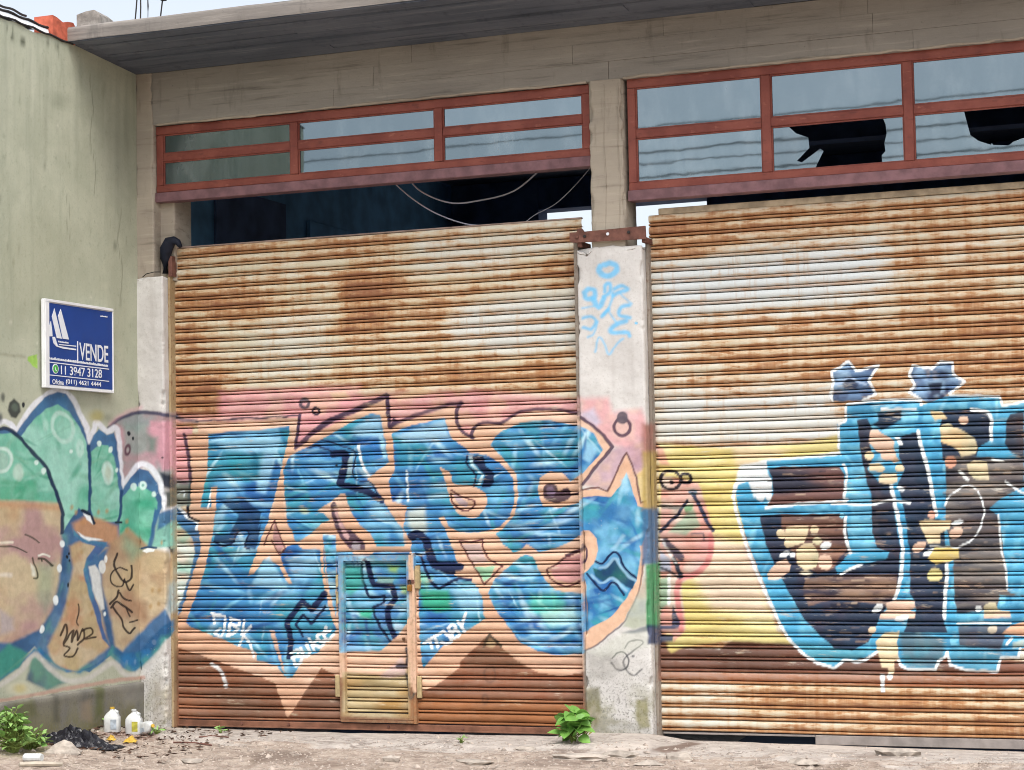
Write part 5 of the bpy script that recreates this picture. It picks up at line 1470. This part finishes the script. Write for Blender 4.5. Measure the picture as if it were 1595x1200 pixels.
# ------------------------------------------------------------------ black bent hose by the pier
bm = bmesh.new()
hp = [(.235, .07, 3.93), (.232, .07, 4.06), (.245, .065, 4.14), (.285, .06, 4.20), (.33, .06, 4.215), (.365, .06, 4.195), (.395, .065, 4.15)]
tube(bm, hp, [.03, .045, .058, .055, .036, .030, .016], 10)
o = bm_obj('rubber_hose', bm, M_RUBBER, None, True); tag(o, 'black rubber hose bent over the upper left corner of the graffiti shutter', 'hose')
bm = bmesh.new(); tube(bm, [at(a, b, 1, -.03) for a, b in ((222, 432), (228, 427), (240, 424), (250, 424))], .004, 5)
o = bm_obj('wire_loop', bm, M_CABLE); tag(o, 'thin dark wire loop round the left pier above its plaster', 'wire')

# ------------------------------------------------------------------ white cables hanging inside the opening
def hang(name, p, r, label, yv):
    bm = bmesh.new(); tube(bm, [at(a, b, 1, yv) for a, b in smooth_line(np.array(p, float), 6)], r, 6)
    o = bm_obj(name, bm, M_WIRE); tag(o, label, 'cable', 'cables hanging in the dark opening')
hang('hanging_cable', [(600, 272), (640, 308), (680, 333), (725, 349), (760, 352)], .006, 'thin white cable drooping behind the shutter top at left of the opening', .5)
hang('hanging_cable', [(630, 270), (655, 298), (700, 316), (745, 313), (800, 298), (845, 262)], .007, 'white cable hanging in a wide loop in the dark opening', .55)
hang('hanging_cable', [(925, 255), (895, 290), (865, 318), (835, 334), (820, 345)], .004, 'thin pale wire running down to the bright gap beside the pillar', .6)

# ------------------------------------------------------------------ for-sale sign on the side wall
sg = empty('sale_sign', (.02, -1.0, 3.2)); tag(sg, 'blue and white for sale sign reading VENDE on the green wall', 'sign')
SX = .045
sy0, sy1, sz0, sz1 = -1.492, -.486, 2.862, 3.582
child(box('sign_board', .012, SX - .004, sy0, sy1, sz0, sz1, M_WHITE), sg)
def sp(zx, zy, x=SX):
    q_ = at(40 + zx / 6.667, 450 + zy / 6.667, 0, x); return (q_[1], q_[2])
def sheet(name, pl, mat, x=SX, th=.0015):
    bm = bmesh.new()
    A = [bm.verts.new((x + th, y, z)) for y, z in pl]; B = [bm.verts.new((x - .003, y, z)) for y, z in pl]
    bm.faces.new(A); bm.faces.new(B[::-1])
    for i in range(len(pl)): bm.faces.new((A[i], B[i], B[(i + 1) % len(pl)], A[(i + 1) % len(pl)]))
    return child(bm_obj(name, bm, mat), sg)
by0, by1 = sy0 + .065, sy1 - .012; bz0, bz1 = sz0 + .028, sz1 - .03
sheet('blue_panel', [(by0, bz0), (by1, bz0), (by1, bz1), (by0, bz1)], M_BLUE)
XT = SX + .003
for pl in ([(205, 495), (258, 335), (272, 440), (275, 495)], [(268, 290), (295, 205), (372, 520), (320, 512)], [(332, 285), (360, 210), (445, 528), (382, 520)],
           [(272, 500), (300, 500), (330, 592), (395, 605), (520, 625), (520, 640), (380, 622), (315, 600), (285, 565)], [(340, 575), (520, 592), (520, 602), (345, 585)]):
    sheet('emblem', [sp(a, b) for a, b in pl], M_PRW, XT)
def hline(zx0, zx1, zy0, zy1, w):
    (ya, za), (yb_, zb_) = sp(zx0, zy0), sp(zx1, zy1); h = w / 2
    sheet('rule', [(ya, za - h), (yb_, zb_ - h), (yb_, zb_ + h), (ya, za + h)], M_PRW, XT)
hline(195, 862, 757, 836, .008); hline(200, 862, 890, 962, .007)
# 'VENDE' divider
(ya, za), (yb_, zb_) = sp(536, 545), sp(536, 775); sheet('rule', [(ya - .006, zb_), (ya + .006, zb_), (ya + .006, za), (ya - .006, za)], M_PRW, XT)
def lettering(txt, zx0, zx1, zyt, zyb, mat=M_PRW, bold=0.0):
    cu = bpy.data.curves.new('lettering', 'FONT'); cu.body = txt; cu.extrude = .004; cu.offset = bold * .35
    tmp = bpy.data.objects.new('lettering_tmp', cu); COL.objects.link(tmp)
    dg = bpy.context.evaluated_depsgraph_get(); dg.update()
    me = bpy.data.meshes.new_from_object(tmp.evaluated_get(dg))
    bpy.data.objects.remove(tmp); bpy.data.curves.remove(cu)
    co = np.array([v.co for v in me.vertices]); lo = co.min(0); hi = co.max(0)
    (ya, zt_), (yb2, _) = sp(zx0, zyt[0]), sp(zx1, zyt[1]); zb_ = sp(zx0, zyb)[1]
    for v in me.vertices:
        u = (v.co.x - lo[0]) / (hi[0] - lo[0]); w = (v.co.y - lo[1]) / (hi[1] - lo[1]); d = (v.co.z - lo[2]) / max(hi[2] - lo[2], 1e-6)
        v.co = (XT + .002 + .0015 * d, ya + u * (yb2 - ya), zb_ + w * (zt_ - zb_))
    me.name = 'lettering'; me.materials.append(mat)
    o = link(bpy.data.objects.new('lettering', me)); child(o, sg); return o
lettering('VENDE', 552, 850, (560, 590), 738, bold=.03)
lettering('11 3947 3128', 360, 785, (797, 850), 890, bold=.03)
lettering('(011) 4621 4444', 412, 778, (938, 980), 1000, bold=.035)
lettering('Oficina', 272, 388, (938, 950), 990, bold=.03)
# small print: rows too small to read
def small_row(zx0, zx1, zy0, zy1, h, n_, seed):
    r = random.Random(seed); x = 0.0
    bm = bmesh.new()
    (ya, za), (yb2, zb2) = sp(zx0, zy0), sp(zx1, zy1)
    while x < 1:
        w = r.uniform(.3, .9) / n_
        y0 = ya + (yb2 - ya) * x; y1 = ya + (yb2 - ya) * min(x + w, 1); zc = za + (zb2 - za) * x
        hh = h * r.uniform(.6, 1)
        bx(bm, XT, XT + .002, y0, y1, zc - h / 2, zc - h / 2 + hh)
        x += w + .25 / n_
    child(bm_obj('small_print', bm, M_PRW), sg)
small_row(205, 850, 715, 800, .022, 48, 1); small_row(335, 440, 548, 562, .014, 9, 2); small_row(270, 840, 1015, 1065, .010, 46, 3); small_row(770, 845, 282, 292, .012, 9, 4)
# phone icon: green disc with a white ring and handset
cy_, cz_ = sp(306, 832)
sheet('phone_icon', [(cy_ + .043 * math.cos(t), cz_ + .040 * math.sin(t)) for t in np.linspace(0, 2 * math.pi, 20, endpoint=False)], M_PRW, XT)
sheet('phone_icon', [(cy_ + .034 * math.cos(t), cz_ + .032 * math.sin(t)) for t in np.linspace(0, 2 * math.pi, 20, endpoint=False)], M_PRG, XT + .002)
sheet('phone_icon', [(cy_ - .016, cz_ + .014), (cy_ - .008, cz_ + .016), (cy_ + .0, cz_ - .006), (cy_ + .016, cz_ - .012), (cy_ + .012, cz_ - .02), (cy_ - .008, cz_ - .012)], M_PRW, XT + .004)
# frame strips standing a little proud
for (a0, a1, c0, c1) in ((sy0, sy1, sz1 - .022, sz1), (sy0, sy0 + .055, sz0, sz1 - .023), (sy1 - .010, sy1, sz0, sz1 - .023), (sy0 + .056, sy1 - .011, sz0, sz0 + .02)):
    child(box('sign_edge', SX - .003, SX + .010, a0, a1, c0, c1, M_WHITE, None, .002), sg)

# ------------------------------------------------------------------ things on the roof edge
bm = bmesh.new()
by, bz = -1.30, WZ + .015
rough_ = [(0, 0), (.33, -.02), (.34, .13), (.30, .165), (.22, .155), (.15, .135), (.06, .16), (.0, .165)]
A = [bm.verts.new((.01, by + y, bz + z)) for y, z in rough_]; B = [bm.verts.new((-.17, by + y * .95, bz + z)) for y, z in rough_]
bm.faces.new(A); bm.faces.new(B[::-1])
for i in range(len(A)): bm.faces.new((A[i], B[i], B[(i + 1) % len(A)], A[(i + 1) % len(A)]))
o = bm_obj('clay_brick', bm, M_BRICK); tag(o, 'broken red hollow clay brick on the wall top at the slab corner', 'brick')
bm = bmesh.new()
q = [(0, 0), (.235, 0), (.225, .09), (.17, .135), (.09, .13), (.0, .11)]
A = [bm.verts.new((.07 + x, -1.04, 5.886 + z)) for x, z in q]; B = [bm.verts.new((.07 + x * .96, -.82, 5.886 + z * .92)) for x, z in q]
bm.faces.new(A); bm.faces.new(B[::-1])
for i in range(len(A)): bm.faces.new((A[i], B[i], B[(i + 1) % len(A)], A[(i + 1) % len(A)]))
o = bm_obj('mortar_block', bm, M_BLOCK); tag(o, 'grey rounded mortar block sitting on the corner of the roof slab', 'block')
for i, (xb, xt, lab) in enumerate(((.575, .60, 'leftmost rusty rebar rod leaning up from the roof slab'), (.628, .632, 'second rusty rebar rod standing on the roof slab edge'),
                              (.70, .70, 'third rusty rebar rod standing upright on the roof slab'), (.815, .85, 'rebar rod on the roof slab with a small lump near its top'))):
    bm = bmesh.new(); tube(bm, [(xb, -.95, 5.88), ((xb + xt) / 2 + .003, -.95, 6.02), (xt, -.95, 6.12), (xt + (xt - xb) * 1.6, -.955, 6.45)], .006, 6)
    if i == 3: bx(bm, xt - .022, xt + .022, -.97, -.93, 6.05, 6.085, .004)
    o = bm_obj('rebar_rod', bm, M_DARKST); tag(o, lab, 'rebar', 'rebar rods on the roof slab')

# ------------------------------------------------------------------ cables over the street, mirrored in the panes
for i, (yy_, z0_, sag_, dz) in enumerate(((-7.0, 5.42, .10, .00), (-7.0, 5.62, .12, -.0), (-7.1, 5.80, .10, .0), (-7.2, 5.88, .10, .02), (-7.4, 6.10, .16, .05), (-7.6, 6.55, .2, .10))):
    bm = bmesh.new(); t = np.linspace(0, 1, 60)
    tube(bm, [(-24 + 44 * a, yy_, z0_ + dz * a * 6 + sag_ * 4 * (a - .45) ** 2 ) for a in t], .014 if i % 2 else .010, 6)
    o = bm_obj('overhead_cable', bm, M_CABLE)
    tag(o, 'dark overhead cable mirrored in the window panes, %s from the bottom' % ('first', 'second', 'third', 'fourth', 'fifth', 'sixth')[i], 'cable', 'overhead street cables')

# ------------------------------------------------------------------ litter and plants at the foot of the wall
def on_ground(px_, py_):
    """where the ray to (px_, py_) meets the ground"""
    h = 0.0
    for _ in range(30):
        q_ = at(px_, py_, 2, h); h = float(gz(q_[0], q_[1]))
    q_ = at(px_, py_, 2, h)
    return Vector((max(q_[0], .06), q_[1], float(gz(max(q_[0], .06), q_[1]))))

def jug(px_, py_, h, w, d, rz, label, cap, slab_='label', capmat=M_YEL, lmat=M_LABEL, lying=False):
    g = on_ground(px_, py_)
    j = empty('plastic_jug', g); tag(j, label, 'jug', 'empty plastic jugs by the wall')
    bm = bmesh.new(); rings = []
    for (f, s, c) in ((0, .92, .25), (.03, 1, .25), (.50, 1, .25), (.62, .97, .3), (.74, .72, .45), (.84, .36, .8), (.88, .26, 1), (.93, .24, 1)):
        ring = []
        for k_ in range(16):
            t = 2 * math.pi * k_ / 16; e = 2 / (2 + 4 * (1 - c))
            cx = math.copysign(abs(math.cos(t)) ** e, math.cos(t)); cy = math.copysign(abs(math.sin(t)) ** e, math.sin(t))
            ring.append(bm.verts.new((cx * w / 2 * s, cy * d / 2 * (s if f < .8 else s * w / d), f * h)))
        rings.append(ring)
    for a_, b_ in zip(rings[:-1], rings[1:]):
        for k_ in range(16): bm.faces.new((a_[k_], a_[(k_ + 1) % 16], b_[(k_ + 1) % 16], b_[k_]))
    bm.faces.new(rings[0][::-1]); bm.faces.new(rings[-1])
    bm_obj('jug_body', bm, M_JUG, j, True)
    bm = bmesh.new(); lathe(bm, [(w * .14, .925 * h), (w * .15, .93 * h), (w * .15, 1.0 * h), (w * .12, 1.005 * h)], 14); bm_obj('cap', bm, capmat, j)
    bm = bmesh.new(); bx(bm, -w * .02, w * .36, -d / 2 - .002, -d / 2 + .01, .12 * h, .52 * h, .002); bm_obj('paper_label', bm, lmat, j)
    if not lying:
        bm = bmesh.new(); tube(bm, [(w * .30, 0, h * .62), (w * .42, 0, h * .70), (w * .36, 0, h * .80), (w * .15, 0, h * .87)], .012, 8); bm_obj('jug_handle', bm, M_JUG, j, True)
    j.rotation_euler = (0, 0, rz)
    return j
jug(175, 1139, .205, .132, .085, .25, 'white plastic jug with yellow cap standing against the grey plinth', True)
jug(209, 1144, .205, .135, .09, .15, 'white capless plastic jug with yellow green label standing beside the fallen one', False, capmat=M_JUG, lmat=M_LABY)
j3 = jug(226, 1141, .17, .10, .08, .3, 'small white jug with yellow cap lying on its side by the pier', True, lying=True)
j3.rotation_euler = (0, math.radians(78), -.5); j3.location.z += .045; j3.location.x -= .02

def crumple(name, loc, lx, ly, lz, mat, seed, n_=22):
    u, w = np.meshgrid(np.linspace(-1, 1, n_), np.linspace(-1, 1, n_))
    r2 = np.sqrt(u * u + w * w)
    out_ = .75 + .5 * fbm(np.arctan2(w, u) * 1.5 + 9, r2 * 0, seed, 3)
    X_ = u * lx * out_; Y_ = w * ly * out_
    h = np.clip(1 - r2, 0, 1) ** .6 * lz * (.3 + 1.4 * fbm(u * 3 + seed, w * 3, seed + 2, 4)) + lz * .9 * (np.abs(fbm(u * 6 + w * 3, w * 9, seed + 4, 3) - .5) * 2)
    h = h * np.clip(1.35 - r2, 0, 1)
    V_ = np.stack([X_ + loc[0], Y_ + loc[1], h + .006 + gz(X_ + loc[0], Y_ + loc[1])], -1)
    return grid_mesh(name, V_, mat, smooth=False)
g = on_ground(118, 1160)
o = crumple('plastic_bag', g, .36, .15, .085, M_BAG, 5, 44); tag(o, 'crumpled torn black plastic bag on the dirt below the wall', 'plastic bag')
for (a, b, s_, lab) in ((174, 1154, .038, 'small yellow plastic scrap next to the black bag'), (204, 1159, .055, 'larger yellow plastic scrap in front of the jugs')):
    g = on_ground(a, b); o = crumple('plastic_scrap', g, s_, s_ * .6, .035, M_YEL, a, 10); tag(o, lab, 'plastic scrap')

def rock(name, loc, sx, sy, sz, mat, seed, parent=None, rz=0):
    bm = bmesh.new(); bmesh.ops.create_icosphere(bm, subdivisions=2, radius=1)
    r = random.Random(seed); ph = [r.uniform(0, 6) for _ in range(6)]
    for v in bm.verts:
        f = 1 + .22 * math.sin(3 * v.co.x + ph[0]) * math.sin(3 * v.co.y + ph[1]) + .16 * math.sin(5 * v.co.z + ph[2]) + r.uniform(-.09, .09)
        v.co = Vector((v.co.x * sx * f, v.co.y * sy * f, max(v.co.z * f, -.4) * sz))
    o = bm_obj(name, bm, mat, parent); o.location = (loc[0], loc[1], loc[2] + sz * .15); o.rotation_euler.z = rz
    return o
o = rock('cement_lump', on_ground(100, 1174), .15, .10, .07, M_STONE, 4); tag(o, 'pale grey lump of old cement in front of the black bag', 'stone')
for (a, b, sx, sy, sz, lab) in ((965, 1178, .17, .10, .035, 'flat broken concrete slab piece before the pillar'), (900, 1180, .22, .09, .03, 'long thin concrete flake left of the pillar foot'), (1060, 1183, .12, .07, .04, 'knobbly brown concrete piece at the wet patch'),
                           (1250, 1185, .10, .07, .04, 'small pale rubble lump before the pale shutter'), (1400, 1178, .16, .08, .05, 'dirt covered rubble lump in front of the grey bottom bar'), (740, 1188, .16, .08, .03, 'flat beige concrete flake at the frame bottom centre'),
                           (610, 1186, .07, .05, .04, 'dark small stone below the wicket door'), (925, 1146, .035, .03, .025, 'small white pebble at the pillar foot by the weed'), (941, 1147, .03, .03, .02, 'smaller white pebble right of the other at the pillar foot'),
                           (300, 1188, .08, .05, .03, 'brown clod at the lower left of the dirt'), (1010, 1192, .1, .05, .03, 'light concrete crumb near the bottom edge'), (820, 1166, .09, .05, .02, 'thin concrete chip near the green weed')):
    o = rock('concrete_chunk', on_ground(a, b), sx, sy, sz, M_STONE, a, None, random.uniform(-.4, .4)); tag(o, lab, 'stone', 'rubble on the apron')
# uncountable small gravel
bm = bmesh.new(); r = random.Random(12)
for i in range(6500):
    x = r.uniform(-.0, 8.8); y = -r.random() ** .8 * 3.0 - .05
    if r.random() > (.15 if y > -.5 else .8) and True: continue
    if x < .08: continue
    s_ = r.uniform(.004, .014) * (2.4 if r.random() < .06 else 1)
    z = float(gz(x, y)); vs4 = []
    for k_ in range(6):
        d = [(1, 0, 0), (-1, 0, 0), (0, 1, 0), (0, -1, 0), (0, 0, .8), (0, 0, -.5)][k_]
        vs4.append(bm.verts.new((x + d[0] * s_ * r.uniform(.7, 1.4), y + d[1] * s_ * r.uniform(.7, 1.3), z + d[2] * s_ * r.uniform(.7, 1.2))))
    for f in ((0, 2, 4), (2, 1, 4), (1, 3, 4), (3, 0, 4), (2, 0, 5), (1, 2, 5), (3, 1, 5), (0, 3, 5)): bm.faces.new([vs4[q_] for q_ in f])
o = bm_obj('gravel', bm, M_GRAVEL); tag(o, 'loose gravel and crumbs scattered over the dirt', None, None, 'stuff')
# dead leaves and dark scraps gathered below the wall
bm = bmesh.new(); r = random.Random(31)
for i in range(420):
    x = .07 + 1.5 * r.random() ** 1.6; y = -.1 - 2.2 * r.random()
    a = r.uniform(0, 6.3); s_ = r.uniform(.008, .028); z = float(gz(x, y)) + .004
    vs4 = [bm.verts.new((x + math.cos(a + q_ * 1.571) * s_ * (1.6 if q_ % 2 == 0 else .6), y + math.sin(a + q_ * 1.571) * s_ * (1.6 if q_ % 2 == 0 else .6), z + r.uniform(0, .02))) for q_ in range(4)]
    bm.faces.new(vs4)
o = bm_obj('leaf_litter', bm, simple('dead_leaves', '#4f3a2e', .9, 0, .5, 40)); tag(o, 'dark dead leaves and scraps gathered along the wall foot', None, None, 'stuff')
# pale stick and white can
ga, gb = on_ground(30, 1194), on_ground(97, 1195)
bm = bmesh.new(); tube(bm, [ga + Vector((0, 0, .02)), (ga + gb) / 2 + Vector((0, 0, .024)), gb + Vector((0, 0, .02))], [.018, .02, .014], 6); o = bm_obj('wood_stick', bm, M_WOOD); tag(o, 'pale broken stick lying at the bottom left corner', 'stick')
g = on_ground(50, 1187); bm = bmesh.new(); tube(bm, [g + Vector((-.07, 0, .03)), g + Vector((-.06, 0, .03)), g + Vector((.06, .02, .03)), g + Vector((.07, .02, .03))], [.02, .03, .03, .024], 12)
o = bm_obj('crushed_cup', bm, M_JUG); tag(o, 'white crushed plastic cup lying behind the pale stick', 'cup')
for (a0, b0, a1, b1, lab) in ((310, 1150, 356, 1156, 'thin brown twig on the apron before the left shutter'), (270, 1160, 330, 1163, 'second thin twig lying nearer the jugs')):
    p0, p1 = on_ground(a0, b0), on_ground(a1, b1); bm = bmesh.new(); tube(bm, [p0 + Vector((0, 0, .008)), (p0 + p1) / 2 + Vector((0, .02, .015)), p1 + Vector((0, 0, .008))], .006, 5)
    o = bm_obj('twig', bm, M_STEEL); tag(o, lab, 'twig')

def leaf_mesh(name, L, w, mat, curl=.25, cup=.18):
    n_ = 8; rows = []
    for i in range(n_ + 1):
        t = i / n_; ww = w * math.sin(math.pi * min(t * .92 + .06, 1)) ** .8 * (1 - .25 * t)
        z = -curl * L * t * t
        rows.append([(-ww, L * t, z + cup * ww), (-ww * .5, L * t, z + cup * ww * .25), (0, L * t, z - .01 * L), (ww * .5, L * t, z + cup * ww * .25), (ww, L * t, z + cup * ww)])
    V_ = np.array(rows); me_o = grid_mesh(name, V_, mat); me = me_o.data; bpy.data.objects.remove(me_o); return me

def weed(loc, n_, L, spread, height, mat, label, seed, wratio=.34, stems=True, sep=True):
    r = random.Random(seed); e = empty('weed', loc); tag(e, label, 'plant')
    mes = [leaf_mesh('leaf', 1.0, wratio * f, mat, c, .2) for f, c in ((1, .25), (.85, .45), (1.1, .1))]
    bms = bmesh.new()
    for i in range(n_):
        a = i * 2.4 + r.uniform(-.4, .4); t = (i + .5) / n_
        base = Vector((r.uniform(-1, 1) * spread * .35, r.uniform(-1, 1) * spread * .35, height * (.12 + .75 * t * r.uniform(.8, 1.1))))
        out_ = spread * (1 - .6 * t) * r.uniform(.6, 1)
        tip = Vector((math.cos(a) * out_, math.sin(a) * out_, base.z * .9 + .02))
        tube(bms, [(base.x * .3, base.y * .3, 0), (base.x * .7, base.y * .7, base.z * .7), base * .4 + tip * .6], [.006, .005, .003], 5, False)
        o = bpy.data.objects.new('leaf', mes[i % 3]); link(o, e)
        s_ = L * r.uniform(.75, 1.15); o.scale = (s_, s_, s_)
        o.location = base * .4 + tip * .6; o.rotation_euler = (r.uniform(-.3, 1.1), r.uniform(-.9, .9), a - math.pi / 2 + r.uniform(-.4, .4))
    bm_obj('stem', bms, M_STEM, e)
    return e
def Gp(a, b, dz=0): 
    q_ = on_ground(a, b); q_.z += dz; return q_
w = weed(Gp(893, 1157), 38, .125, .105, .27, M_LEAF, 'bright green broad leaved weed growing at the foot of the pillar', 3, .52)
w.location.y = min(w.location.y, -.16)
w = weed(Gp(20, 1172), 190, .055, .24, .36, M_LEAF2, 'bushy light green weed in the lower left corner by the plinth', 8, .36)
w = weed(Gp(48, 1168), 70, .05, .24, .17, M_LEAF2, 'low spreading green weed beside the bushy one', 21, .3)
w = weed(Gp(718, 1158), 9, .05, .05, .05, M_LEAF2, 'tiny grass tuft on the apron between wicket door and pillar', 5, .16)
w = weed(Gp(343, 1142), 8, .05, .05, .05, M_LEAF2, 'tiny green sprout below the left end of the shutter', 6, .2)
w = weed(Gp(72, 1133), 7, .05, .04, .09, M_LEAF2, 'small single sprout standing near the wall right of the weeds', 9, .3)
w = weed(Gp(245, 1146), 12, .05, .08, .03, M_LEAF2, 'flat patch of green weed right of the fallen jug', 13, .2)
w = weed(Gp(912, 1150), 10, .05, .06, .10, mat_leaf('yellowing_leaf', '#6f7a2c', '#b09a48'), 'small yellowing weed between the green weed and the pillar', 15, .3)
